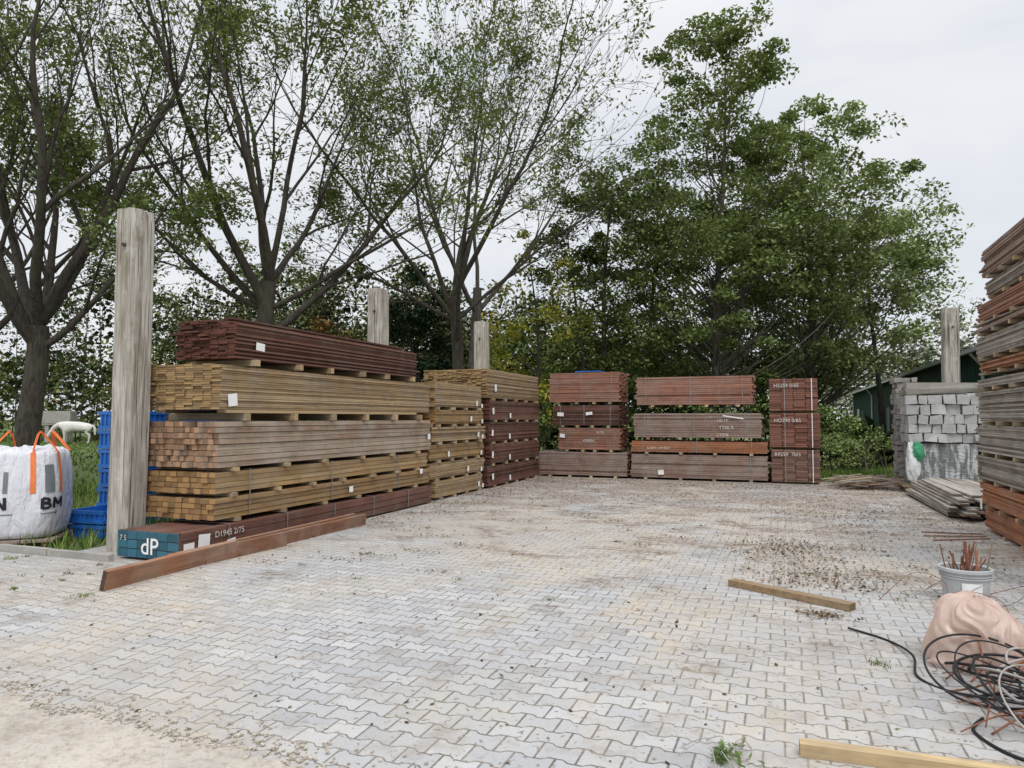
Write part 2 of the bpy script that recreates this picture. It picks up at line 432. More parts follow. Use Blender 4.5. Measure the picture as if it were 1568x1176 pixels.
bearers(b, -7.5, F, 6.6, 11.8, .95, 1.0, 'y', 6)
pack(b, -7.6, F, 6.62, 12.0, 1.0, 1.56, 'y', .078, .072, wm(M_gry, 'y'), .06, .009, .25)
strap(b, -7.6, F, 6.6, 12, .385, .95, 'y', (.1, .42, .78))
bearers(b, -7.5, F+.03, 6.75, 11.8, 1.565, 1.66, 'y', 6)
b.b2(F-.12, F+.03, 6.7, 11.4, 1.662, 1.70, M_bear)
b.b2(-7.4, -7.25, 6.7, 11.4, 1.662, 1.70, M_bear)
pack(b, -7.42, F+.02, 6.62, 11.9, 1.702, 2.26, 'y', .14, .028, wm(M_yel, 'y'), .035, .009, .3)
bearers(b, -7.35, F-.02, 7.0, 11.6, 2.262, 2.345, 'y', 6)
pack(b, -7.32, F-.07, 6.95, 11.5, 2.347, 2.84, 'y', .145, .026, wm(M_drk, 'y'), .06, .014, .4)
for i in range(5):
    b.beam((-7.2+i*.16, 6.95+R.random()*.4, 2.86), (-7.22+i*.16, 11.3, 2.87), .14, .026, wm(M_drk, 'y'))
tag(b, F+.045, 6.78, 1.82, 'y', .15, .15); tag(b, F-.04, 7.35, 2.52, 'y', .16, .1)
tag(b, F+.025, 9.35, .50, 'y', .1, .09); tag(b, -6.205, 6.32, .2, 'y', .17, .15); tag(b, -6.205, 6.1, .13, 'y', .15, .15)
tag(b, -6.205, 6.75, .1, 'y', .14, .12)
tag(b, F+.03, 11.6, .62, 'y', .1, .09); tag(b, F+.03, 11.9, 1.25, 'y', .1, .1); tag(b, F+.03, 11.92, .15, 'y', .1, .1)
b.obj('boards_and_bearers', e)
text('D1945 2/75', .10, (-6.203, 6.48, .21), SIDE, M_paint, e)
text('7 5', .08, (-7.08, 5.95, .22), FRONT, M_paint, e)
text('dP', .26, (-6.76, 5.95, .08), FRONT, M_label, e)

e = empty('timber_stack'); b = MB(); y0, y1 = 12.15, 14.55
zs = [(.06, .36, M_yel), (.42, .72, M_yel), (.78, 1.08, M_ylo), (1.14, 1.42, M_yel), (1.48, 1.76, M_ylo), (1.82, 2.3, M_yel)]
for i, (a, c, mt) in enumerate(zs):
    o = R.uniform(-.04, .04)
    pack(b, -7.5, F+o, y0+R.uniform(-.1, .1), y1+R.uniform(-.1, .1), a, c, 'y', .12, .04, wm(mt, 'y'), .03, .008)
    bearers(b, -7.5, F+o, y0, y1, a-.058, a-.002, 'y', 4)
    tag(b, F+o+.03, y0+.2+R.uniform(0, 1.9), a+.1, 'y', .08, .11); tag(b, F+o+.03, y1-.1, a+.05, 'y', .08, .09)
b.obj('boards_and_bearers', e)
e = empty('timber_stack'); b = MB(); y0, y1 = 14.85, 18.3
zs = [(.06, .5, M_drk), (.56, 1.0, M_drk), (1.06, 1.5, M_drk), (1.56, 2.0, M_drk)]
for i, (a, c, mt) in enumerate(zs):
    o = R.uniform(-.04, .04)
    pack(b, -7.5, F+o, y0+R.uniform(-.15, .1), y1, a, c, 'y', .14, .045, wm(mt, 'y'), .05, .01)
    bearers(b, -7.5, F+o, y0, y1, a-.058, a-.002, 'y', 5)
    tag(b, F+o+.03, y0+.12, a+.2, 'y', .1, .14); tag(b, F+o+.03, y0+1.2, a+.1, 'y', .1, .12)
bearers(b, -7.4, F, y0, y1, 2.002, 2.06, 'y', 5)
pack(b, -7.9, F+.0, y0-.1, y1, 2.062, 2.72, 'y', .12, .03, wm(M_yel, 'y'), .05, .01)
tag(b, F+.03, 15.2, 2.3, 'y', .12, .16)
b.obj('boards_and_bearers', e)

BY = 18.5
def backstack(levels, texts, tags):
    e = empty('timber_stack'); b = MB()
    for (x0, x1, z0, z1, mt, bt, yo, dep) in levels:
        pack(b, x0, x1, BY+yo, BY+yo+dep, z0, z1, 'x', .14, bt, wm(mt, 'x'), .045, .008)
        strap(b, x0, x1, BY+yo, BY+yo+dep, z0, z1, 'x', (.1+R.uniform(-.03, .03), .5+R.uniform(-.04, .04), .9+R.uniform(-.03, .03)), M_strap, .014)
        bearers(b, x0+.1, x1-.1, BY+yo, BY+yo+dep, z0-.058, z0-.002, 'x', 4, over=.01)
    for (x, z, w, h) in tags: tag(b, x, BY-.05, z, 'x', w, h)
    b.obj('boards_and_bearers', e)
    for (s, sz, x, z) in texts: text(s, sz, (x, BY-.03, z), FRONT, M_paint, e)
    return e
backstack([(-6.35, -3.9, .06, .68, M_rgy, .045, -.02, 1.2), (-5.75, -4.1, .75, 1.33, M_red, .05, 0, 1.1), (-5.9, -4.12, 1.40, 1.94, M_drk, .045, 0.02, 1.1), (-6.0, -4.1, 2.03, 2.83, M_red, .05, 0, 1.1)],
          [('VEREN', .11, -5.1, .95), ('K-75', .1, -4.7, 1.18)], [(-5.65, 1.12, .14, .1), (-5.7, 1.7, .18, .1), (-4.9, 1.72, .18, .08)])
backstack([(-3.75, -.42, .06, .66, M_rgy, .045, -.02, 1.2), (-3.75, -.42, .72, 1.0, M_org, .05, -.03, 1.2), (-3.68, -.55, 1.10, 1.72, M_rgy, .045, 0, 1.1), (-3.6, -.75, 1.94, 2.66, M_red, .05, 0.0, 1.1)],
          [('HR.1', .09, -3.5, .28), ('12S 17', .1, -1.6, 1.5), ('TTSE R', .12, -1.55, 1.32), ('LY258', .11, -1.6, 1.14), ('D3e1-24 R57', .11, -3.35, .8)], [(-3.0, .2, .15, .12), (-1.2, 1.62, .5, .03)])
e = empty('timber_stack'); b = MB()
for (z0, z1, mt) in ((.05, .83, M_rgy), (.89, 1.72, M_red), (1.78, 2.56, M_red)):
    x0 = -.32+R.uniform(-.03, .03)
    pack(b, x0, .78+R.uniform(-.03, .03), BY-.02, BY+3, z0, z1, 'y', .28, .045, wm(mt, 'y'), .02, .006)
    bearers(b, x0+.05, .7, BY, BY+3, z0-.048, z0-.002, 'y', 5)
    for xx in (.62,): b.b2(xx-.009, xx+.009, BY-.085, BY-.08, z0, z1, M_label)
    b.b2(.0, .016, BY-.085, BY-.08, z0, z1, M_strap)
b.obj('boards_and_bearers', e)
for s, z in (('H5259 0/65', 2.35), ('HO290 0/65', 1.5), ('R9259  70/3', .68)): text(s, .12, (-.24, BY-.1, z), FRONT, M_paint, e)

b = MB(); b.b2(-5.3, -4.6, BY+.0, BY+.5, 2.845, 2.87, plain('blue_sheet', (.03, .15, .5), .5)); b.obj('blue_tarpaulin_scrap')

# --- right tall stack
e = empty('timber_stack'); b = MB(); XR = 2.62
lv = [(.05, .36, M_org, .028, 12.1), (.42, .74, M_org, .03, 12.0), (.8, 1.14, M_wgy, .028, 12.2), (1.2, 1.6, M_wgy, .028, 12.1), (1.66, 2.1, M_wgy, .028, 12.15),
      (2.17, 2.32, M_wgy, .03, 12.05), (2.42, 2.56, M_org, .03, 12.1), (2.63, 2.93, M_wgy, .03, 12.1), (3.0, 3.1, M_rgy, .03, 12.0), (3.17, 3.42, M_red, .03, 12.0), (3.5, 3.72, M_wgy, .03, 11.6), (3.78, 4.2, M_rgy, .028, 11.5)]
K = .935
for (z0, z1, mt, bt, ye) in lv:
    z0 *= K; z1 *= K
    o = R.uniform(-.05, .05)
    pack(b, XR+o, XR+1.15, 7.0, ye-.15, z0, z1, 'y', .14, bt, wm(mt, 'y'), .08, .012, .2)
    bearers(b, XR+o, XR+1.1, 7.1, ye-.15, z0-.053, z0-.002, 'y', 7)
for i in range(12):
    z = R.choice([1.17, 2.14, 2.38, 2.6, 2.97, 3.13, 3.46, 3.75, 4.22])*K
    b.beam((XR+R.uniform(.1, .5), 8+R.random(), z-.01), (XR+R.uniform(.02, .4), 12.0+R.random()*.2, z+R.uniform(0, .03)), .1, .022, wm(M_wgy, 'y'))
tag(b, XR-.08, 11.8, .9, 'y', .12, .2); tag(b, XR-.08, 11.6, .4, 'y', .1, .14)
b.obj('boards_and_bearers', e)

e = empty('board_pile'); b = MB()
for j in range(8):
    for i in range(7):
        x = 2.42+i*.16+j*.03+R.uniform(-.03, .03); z = .05+j*.042
        sk = R.uniform(-.05, .05)
        b.beam((x+sk, 12.6+R.uniform(-.15, .5)+j*.05, z), (x-sk-.02, 16.7+R.uniform(-.4, .3), z+R.uniform(-.005, .01)), .14, .03, wm(M_wgy, 'y'))
b.obj('boards', e)

# ---------------------------------------------------------------- posts
M_bolt = plain('rusty_bolt', (.08, .05, .035))
def post(x, y, h, s=.33):
    b = MB(); n = 26; rings = []
    for k in range(n+1):
        z = h*k/n; ring = []
        for q in range(24):
            th = 2*math.pi*(q+.5)/24; cx, cy = math.cos(th), math.sin(th)
            m_ = max(abs(cx), abs(cy)); fq = .5*s/m_
            rr = min(fq, .5*s*1.32)
            w = 1+.035*noise.noise(Vector((x*3+cx*2, y+cy*2, z*1.3)))+.012*noise.noise(Vector((cx*9, cy*9+x, z*4)))
            if k == n: w *= .95
            zz = z+(.03*noise.noise(Vector((cx*3+x, cy*3, 1))) if k == n else 0)
            ring.append((x+cx*rr*w+.015*math.sin(z*.9+x), y+cy*rr*w, zz))
        rings.append(len(b.v)); b.v += ring
    k0 = b.mi(M_post)
    for k in range(n):
        for q in range(24):
            q2 = (q+1) % 24; b.f.append((rings[k]+q, rings[k]+q2, rings[k+1]+q2, rings[k+1]+q)); b.m.append(k0)
    b.f.append(tuple(rings[n]+q for q in range(24))); b.m.append(k0)
    b.tube([(x+s*.1, y-s*.5-.03, h-.45), (x+s*.1, y-s*.5+.02, h-.45)], .025, 8, M_bolt)
    b.obj('timber_post')
post(-7.47, 6.38, 4.15); post(-7.42, 11.9, 4.12); post(-7.3, 16.7, 4.08); post(3.62, 18.9, 4.15)

# ---------------------------------------------------------------- loose beams in the yard
b = MB(); rb = wood('red_brown_plank', [(.25, .11, .06), (.33, .155, .085), (.21, .09, .05)], 'y', (.08, .05, .04), .5, (.31, .235, .18))
b.beam((-5.88, 4.78, .10), (-5.94, 6.5, .10), .05, .19, rb, up=(.25, 0, 1))
b.beam((-5.99, 5.6, .095), (-5.99, 9.0, .095), .045, .18, rb, up=(.1, 0, 1))
b.beam((-5.93, 6.05, .09), (-5.86, 7.3, .09), .05, .17, rb, up=(.05, 0, 1))
b.beam((-5.93, 7.36, .085), (-5.90, 9.15, .085), .05, .155, rb, up=(.12, 0, 1))
b.obj('loose_plank')
b = MB(); py_ = wood('muddy_plank', [(.30, .20, .10), (.26, .17, .09)], 'x', (.3, .2, .1), .4, (.3, .26, .2))
b.beam((-.50, 7.12, .035), (.50, 6.55, .035), .11, .055, py_); b.obj('loose_plank')
b = MB(); pp = wood('fresh_pine_beam', [(.46, .33, .17), (.50, .37, .20)], 'x', (.4, .28, .12), .35, (.36, .29, .2), .6, .25)
b.beam((.04, 3.70, .035), (1.9, 3.80, .035), .07, .06, pp); b.obj('loose_beam')
b = MB()
for i in range(3): b.beam((1.5+R.random()*.3, 10.6+i*.35, .015), (2.5, 11.1+i*.2+R.uniform(-.2, .2), .015), .02, .012, wm(M_org, 'x'))
b.obj('loose_laths')
b = MB()
for i in range(75):
    a = R.uniform(-.5, .5); c = Vector((1.65+R.uniform(-.45, .45), 18.0+R.uniform(-.5, .5), .03+R.random()*.24)); L = R.uniform(.15, .45)
    d = Vector((math.cos(a), math.sin(a), R.uniform(-.15, .25)))*L
    b.beam(c-d, c+d, R.uniform(.02, .07), .02, R.choice([wm(M_wgy, 'x'), wm(M_rgy, 'x'), M_bear]))
b.obj('scrap_wood_pile')

# ---------------------------------------------------------------- stone pallets
M_stone = concrete_material('grey_stone_blocks', (.44, .44, .435), (.27, .27, .26), .5); M_stone2 = concrete_material('dark_rubble', (.30, .29, .27))
M_wrap, t_, b_ = mat_new('shrink_wrap_film')
b_.inputs['Roughness'].default_value = .2
t_.l.new(t_.bump(t_.noise(t_.coord((1, 1, 3)), 7, 4, .6, 1.5), 1, .05), b_.inputs['Normal'])
t_.l.new(t_.mix(t_.mr(t_.noise(t_.coord((1.6, 1, .35)), 6, 3, .6, 1.0), .42, .60), (.17, .18, .18), (.55, .57, .57)), b_.inputs['Base Color'])
M_gtarp = plain('green_tarp', (.05, .25, .13), .5)
M_wfilm = plain('white_film', (.60, .62, .61), .35, .2, 8)
def blocks(b, x0, x1, y0, y1, z0, z1, bx, bz, mat, rj=.06):
    z = z0
    while z < z1-.05:
        h = bz*R.uniform(.92, 1.08)
        for y in np.arange(y0+.12, y1, .26):
            x = x0+R.uniform(-.03, .03)
            while x < x1-.05:
                w = bx*R.uniform(.7, 1.2); w = min(w, x1-x+.05)
                rot = Matrix.Rotation(R.uniform(-rj, rj), 3, 'Z') @ Matrix.Rotation(R.uniform(-rj, rj)*.8, 3, 'Y') @ Matrix.Rotation(R.uniform(-rj, rj)*.8, 3, 'X')
                b.box((x+w/2, y+R.uniform(-.06, .05), z+h/2), (w*.92, .25, h*.93), mat, rot=rot, jit=.014)
                x += w
        z += h
def sack(b, c, sx, sy, sz, mat, seed):
    k0 = b.mi(mat); i0 = len(b.v); nu, nv = 20, 12
    for j in range(nv+1):
        ph = math.pi*j/nv
        for i in range(nu):
            th = 2*math.pi*i/nu; d = Vector((math.sin(ph)*math.cos(th), math.sin(ph)*math.sin(th), math.cos(ph)))
            r = 1+.35*noise.noise(d*2+Vector((seed, 0, 0)))+.2*noise.noise(d*5)
            b.v.append((c[0]+d.x*sx*r, c[1]+d.y*sy*r, c[2]+max(-.85, d.z)*sz*r))
    for j in range(nv):
        for i in range(nu):
            i2 = (i+1) % nu; b.f.append((i0+j*nu+i, i0+(j+1)*nu+i, i0+(j+1)*nu+i2, i0+j*nu+i2)); b.m.append(k0)
e = empty('stone_block_pallet'); b = MB()
for i in range(3): b.b2(2.42+i*.62, 2.52+i*.62, 17.2, 18.3, .02, .12, M_bear)
for i in range(6): b.b2(2.36, 3.78, 17.2+i*.19, 17.34+i*.19, .122, .145, M_bear)
b.box((3.15, 17.75, .61), (1.24, 1.0, .9), M_wrap, jit=.04)
blocks(b, 2.46, 3.95, 17.2, 18.2, 1.08, 2.0, .24, .2, M_stone, .09)
for i in range(14):
    b.box((2.6+R.random()*1.2, 17.5+R.uniform(-.2, .3), 2.05+R.random()*.06), (.3, .25, .1), M_stone, rot=Matrix.Rotation(R.uniform(-.5, .5), 3, 'Z'), jit=.03)
b.box((3.2, 17.7, 2.17), (1.5, .95, .10), M_stone2, jit=.03); b.box((3.15, 17.6, 2.30), (1.35, .6, .12), M_stone2, jit=.03)
sack(b, (2.52, 17.05, .62), .13, .10, .42, M_wfilm, 2); sack(b, (2.62, 17.0, .88), .11, .08, .2, M_gtarp, 5)
b.obj('stacked_blocks', e)
e = empty('stone_block_pallet'); b = MB()
blocks(b, 2.42, 2.82, 18.5, 19.3, .1, 2.5, .2, .12, M_stone2, .12)
blocks(b, 4.1, 5.0, 17.0, 18.2, .1, 2.2, .3, .2, M_stone, .1)
b.b2(2.4, 2.9, 18.45, 19.3, .0, .1, M_bear)
b.obj('stacked_blocks', e)

# ---------------------------------------------------------------- green shed
e = empty('green_shed'); b = MB()
M_gwall = plain('dark_green_cladding', (.022, .062, .045), .5, .15, 2, bump=.05)
M_roof = plain('black_roof_sheet', (.045, .047, .05), .5, .2, 2); M_gut = plain('light_gutter', (.35, .36, .37), .5, .1, 3)
X0, Y0, Y1, H = 5.5, 22.5, 66, 3.7
y = Y0
while y < Y1:
    b.b2(X0, X0+.06, y, y+.14, 0.35, H, M_gwall); b.b2(X0-.03, X0+.03, y+.142, y+.20, .35, H, M_gwall); y += .2
b.b2(X0+.0, X0+.1, Y0, Y1, 0, .345, M_kerb)
for yy in (Y0-.06, Y1):
    b.poly([(X0+.02, yy, 0), (X0+12, yy, 0), (X0+12, yy, H), (X0+6, yy, H+1.7), (X0+.02, yy, H)], M_gwall)
b.poly([(X0-.35, Y0-.3, H-.06), (X0-.35, Y1+.3, H-.06), (X0+6, Y1+.3, H+1.75), (X0+6, Y0-.3, H+1.75)], M_roof)
b.poly([(X0+12.3, Y0-.3, H-.06), (X0+12.3, Y1+.3, H-.06), (X0+6, Y1+.3, H+1.76), (X0+6, Y0-.3, H+1.76)], M_roof)
b.b2(X0-.47, X0-.35, Y0-.3, Y1+.3, H-.2, H-.08, M_gut)
for yy in (24, 38, 52, 65.5): b.tube([(X0-.41, yy, H-.2), (X0-.1, yy, H-.6), (X0-.1, yy, .1)], .05, 8, M_gut)
for yy in (30, 44, 58):
    b.b2(X0-.06, X0-.035, yy, yy+1.2, .1, 2.2, M_roof); b.b2(X0-.065, X0-.04, yy+3, yy+4.6, 1.3, 2.3, M_gut)
b.obj('shed_body', e)

# ---------------------------------------------------------------- big bag
e = empty('bulk_bag')
def bag_material():
    m, t, bs = mat_new('woven_white_fabric')
    n = t.noise(t.coord((5, 5, 2)), 1.5, 4, .6, .8)
    t.l.new(t.mix(t.mr(n, .35, .7), (.70, .71, .76), (.56, .57, .62)), bs.inputs['Base Color'])
    bs.inputs['Roughness'].default_value = .55
    t.l.new(t.bump(n, .9, .06), bs.inputs['Normal']); return m
M_bag = bag_material(); M_orr = plain('orange_webbing', (.75, .20, .06), .6, .1, 20)
M_ink = plain('black_print', (.02, .02, .025), .6, .1, bump=0); M_inkg = plain('grey_print', (.16, .18, .19), .6, .1, bump=0); M_inky = plain('yellow_print', (.55, .5, .3), .6, .1, bump=0)
bx, by = -9.14, 6.24; ang = math.radians(38); rz = Matrix.Rotation(ang, 3, 'Z')
TZ = 1.05
def bagpt(th, z, extra=0.0):
    c, s_ = math.cos(th), math.sin(th); pw = 4.2
    r = .445/((abs(c)**pw+abs(s_)**pw)**(1/pw))
    t = z/(TZ+.02)
    bul = 1+.13*math.sin(math.pi*min(1, max(0, t)))**.7-.05*(t < .02)
    r = r*bul*(1+.022*noise.noise(Vector((c*2.5, s_*2.5, z*3)))+.012*math.sin(th*14+z*3)*t)+extra
    p = rz @ Vector((c*r, s_*r, 0)); return Vector((bx+p.x, by+p.y, z+.12))
b = MB(); nz, nt = 26, 72; k0 = b.mi(M_bag)
for k in range(nz+1):
    for q in range(nt):
        p = bagpt(2*math.pi*q/nt, TZ*k/nz)
        if k == nz: p.z += .03*noise.noise(Vector((q*.4, 0, 0)))
        b.v.append(tuple(p))
for k in range(nz):
    for q in range(nt):
        q2 = (q+1) % nt; b.f.append((k*nt+q, k*nt+q2, (k+1)*nt+q2, (k+1)*nt+q)); b.m.append(k0)
prev = nz*nt
for ring in range(1, 7):
    st = len(b.v); fq = 1-ring/6.5
    for q in range(nt):
        p = bagpt(2*math.pi*q/nt, TZ); c = Vector((bx, by, p.z)); w = c+(p-c)*fq
        w.z += .05*math.sin(math.pi*(1-fq))+.07*noise.noise(Vector((w.x*9, w.y*9, 2)))
        b.v.append(tuple(w))
    for q in range(nt):
        q2 = (q+1) % nt; b.f.append((prev+q, prev+q2, st+q2, st+q)); b.m.append(k0)
    prev = st
b.f.append(tuple(prev+q for q in range(nt))); b.m.append(k0)
b.obj('bag_body', e, smooth=True)
b = MB()
def ribbon(pts, w, side, mat):
    for i in range(len(pts)-1):
        b.poly([pts[i]-side*w/2, pts[i+1]-side*w/2, pts[i+1]+side*w/2, pts[i]+side*w/2], mat)
for cth in (45, 135, 225, 315):
    for dlt in (-17, 17):
        th = math.radians(cth+dlt); pts = [bagpt(th, z, .006) for z in np.linspace(.55, TZ, 8)]
        tv = (bagpt(th+.1, .8)-bagpt(th-.1, .8)).normalized(); ribbon(pts, .06, tv, M_orr)
    pa = bagpt(math.radians(cth-17), TZ, .006); pb = bagpt(math.radians(cth+17), TZ, .006)
    cen = Vector((bx, by, 1.4)); top = (pa+pb)/2*.72+cen*.28; top.z = 1.42
    pts = []
    for i in range(15):
        u = i/14; w = pa*(1-u)+pb*u; s4 = math.sin(math.pi*u)**.6; w = w*(1-s4)+(top+(pb-pa)*(u-.5)*.5)*s4; pts.append(w)
    ribbon(pts, .05, (pb-pa).cross(Vector((0, 0, 1))).normalized(), M_orr)
    ribbon(pts, .04, Vector((0, 0, 1)), M_orr)
b.obj('lifting_loops', e)
def print_patch(b, th0, th1, z0, z1, mat):
    n = 8
    for i in range(n):
        for k in range(4):
            a0 = th0+(th1-th0)*i/n; a1 = th0+(th1-th0)*(i+1)/n; c0 = z0+(z1-z0)*k/4; c1 = z0+(z1-z0)*(k+1)/4
            b.poly([bagpt(a0, c0, .007), bagpt(a1, c0, .007), bagpt(a1, c1, .007), bagpt(a0, c1, .007)], mat)
def glyph(b, strokes, a, z, w, h, mat, t=.022):
    for (x0, y0, x1, y1) in strokes:
        n = 6; P = []
        for i in range(n+1):
            u = i/n; P.append((a+(x0+(x1-x0)*u)*w, z+(y0+(y1-y0)*u)*h))
        dx, dz = P[-1][0]-P[0][0], P[-1][1]-P[0][1]; l = math.hypot(dx*.5, dz); nx, nz_ = -dz/l*t/.5, dx*.5/l*t
        for i in range(n):
            (a0, c0), (a1, c1) = P[i], P[i+1]
            b.poly([bagpt(a0-nx, c0-nz_, .008), bagpt(a1-nx, c1-nz_, .008), bagpt(a1+nx, c1+nz_, .008), bagpt(a0+nx, c0+nz_, .008)], mat)
b = MB()
fa = math.radians(-50)-ang
GB = [(0, 0, 0, 1), (0, 1, .6, .9), (.6, .9, .6, .6), (.6, .6, 0, .52), (0, .52, .7, .45), (.7, .45, .7, .1), (.7, .1, 0, 0)]
GM = [(0, 0, 0, 1), (0, 1, .5, .3), (.5, .3, 1, 1), (1, 1, 1, 0)]
GN = [(0, 0, 0, 1), (0, 1, .8, 0), (.8, 0, .8, 1)]
glyph(b, GB, fa+.62, .36, .20, .13, M_ink, .016); glyph(b, GM, fa+.85, .36, .22, .13, M_ink, .016)
glyph(b, GN, fa-.28, .36, .24, .15, M_ink, .018)
print_patch(b, fa-.14, fa-.04, .56, .82, M_inkg); print_patch(b, fa-.34, fa-.22, .58, .80, M_inky); print_patch(b, fa+.66, fa+.86, .56, .90, M_inkg)
for i in range(16): print_patch(b, fa-.4+i*.03, fa-.385+i*.03, .29, .31, M_ink)
for i in range(12): print_patch(b, fa+.6+i*.03, fa+.615+i*.03, .29, .31, M_ink)
b.obj('printing', e)
b = MB()
for i in range(3):
    d = rz @ Vector((0, 1, 0)); sd = rz @ Vector((1, 0, 0)); c = Vector((bx, by, .04))+sd*(-.42+.42*i)
    b.beam(c-d*.5, c+d*.5, .1, .06, wm(M_drk, 'y'))
for i in range(6):
    d = rz @ Vector((1, 0, 0)); sd = rz @ Vector((0, 1, 0)); c = Vector((bx, by, .09))+sd*(-.46+.184*i)
    b.beam(c-d*.5, c+d*.5, .12, .03, wm(M_rgy, 'y'))
b.obj('pallet', e)

M_blue = plain('blue_plastic', (.015, .12, .42), .45, .2, 4, spec=.5)
e = empty('blue_crate_stack'); b = MB()
def crate(x, y, z, w, d, h, a):
    rot = Matrix.Rotation(a, 3, 'Z')
    def bb(cx, cy, cz, sx, sy, sz):
        p = rot @ Vector((cx, cy, 0)); b.box((x+p.x, y+p.y, z+cz), (sx, sy, sz), M_blue, rot=rot)
    for zz in (.03, h-.03): 
        bb(0, -d/2, zz, w, .03, .05); bb(0, d/2, zz, w, .03, .05); bb(-w/2, 0, zz, .03, d-.04, .05); bb(w/2, 0, zz, .03, d-.04, .05)
    bb(0, -d/2+.012, h/2, w-.04, .012, h-.06); bb(0, d/2-.012, h/2, w-.04, .012, h-.06); bb(-w/2+.012, 0, h/2, .012, d-.05, h-.06); bb(w/2-.012, 0, h/2, .012, d-.05, h-.06)
    for i in range(7):
        bb(-w/2+.06+i*(w-.12)/6, -d/2-.002, h/2, .02, .02, h-.1); bb(w/2+.002, -d/2+.06+i*(d-.12)/6, h/2, .02, .02, h-.1)
    bb(0, 0, .04, w-.05, d-.05, .02)
for j in range(2): crate(-8.75, 7.15, j*.19, .6, .7, .18, .1)
for j in range(6): crate(-9.28+R.uniform(-.02, .02), 8.0, .0+j*.285, .6, .7, .28, .05)
for j in range(7): crate(-8.25+R.uniform(-.02, .02), 8.6, .0+j*.29, .8, .7, .28, .0)
b.obj('crates', e)

# ---------------------------------------------------------------- bucket, bag, cables
e = empty('bucket_of_rods'); b = MB(); bxx, byy = 1.44, 7.2
M_bk = plain('grey_plastic', (.42, .44, .45), .5, .1, 5, bump=.05); M_rust = plain('rusty_rod', (.20, .085, .05), .7, .35, 12)
n = 28
prof = [(.155, .0), (.165, .02), (.19, .27), (.210, .275), (.210, .30), (.20, .305), (.185, .295), (.17, .05), (0.001, .05)]
k0 = b.mi(M_bk)
for (r, z) in prof:
    for q in range(n): b.v.append((bxx+r*math.cos(2*math.pi*q/n), byy+r*math.sin(2*math.pi*q/n), z+.006))
for k in range(len(prof)-1):
    for q in range(n):
        q2 = (q+1) % n; b.f.append((k*n+q, k*n+q2, (k+1)*n+q2, (k+1)*n+q)); b.m.append(k0)
for z in (.23, .25): b.tube([(bxx+(.19+.002)*math.cos(a), byy+.192*math.sin(a), z) for a in np.linspace(0, 6.28, 30)], .006, 6, M_bk)
a0 = -1.9
for i in range(6):
    a = a0+i*.14; a2 = a+.14
    b.poly([(bxx+.182*math.cos(a), byy+.182*math.sin(a), .08), (bxx+.182*math.cos(a2), byy+.182*math.sin(a2), .08), (bxx+.190*math.cos(a2), byy+.190*math.sin(a2), .2), (bxx+.190*math.cos(a), byy+.190*math.sin(a), .2)], M_label)
b.obj('bucket', e, smooth=False)
b = MB()
for i in range(24):
    a = R.uniform(0, 6.28); r = R.uniform(0, .14); a2 = R.uniform(0, 6.28); r2 = R.uniform(.03, .22)
    b.tube([(bxx+r*math.cos(a), byy+r*math.sin(a), .07), (bxx+r*.5*math.cos(a)+r2*math.cos(a2), byy+r*.5*math.sin(a)+r2*math.sin(a2)*.6, R.uniform(.33, .55))], R.choice([.005, .007, .009]), 6, R.choice([M_rust, M_rust, wm(M_org, 'y'), wm(M_wgy, 'y')]))
b.obj('rods', e)

def plastic_material():
    m, t, bs = mat_new('thin_pinkish_film')
    bs.inputs['Roughness'].default_value = .25; bs.inputs['Specular IOR Level'].default_value = .7
    n = t.noise(t.coord(), 9, 4, .65, 1.5)
    t.l.new(t.mix(t.mr(n, .35, .65), (.78, .62, .54), (.66, .49, .41)), bs.inputs['Base Color'])
    tr = t.new('ShaderNodeBsdfTranslucent'); tr.inputs[0].default_value = (.82, .65, .56, 1)
    tp = t.new('ShaderNodeBsdfTransparent'); mx = t.new('ShaderNodeMixShader'); mx2 = t.new('ShaderNodeMixShader')
    mx.inputs[0].default_value = .4; out = t.n['Material Output']
    lw = t.new('ShaderNodeLayerWeight'); lw.inputs[0].default_value = .3
    t.l.new(t.mr(lw.outputs['Facing'], 0, .8, .28, .03), mx2.inputs[0])
    t.l.new(bs.outputs[0], mx.inputs[1]); t.l.new(tr.outputs[0], mx.inputs[2]); t.l.new(mx.outputs[0], mx2.inputs[1]); t.l.new(tp.outputs[0], mx2.inputs[2])
    t.l.new(mx2.outputs[0], out.inputs[0])
    return m
M_film = plastic_material()
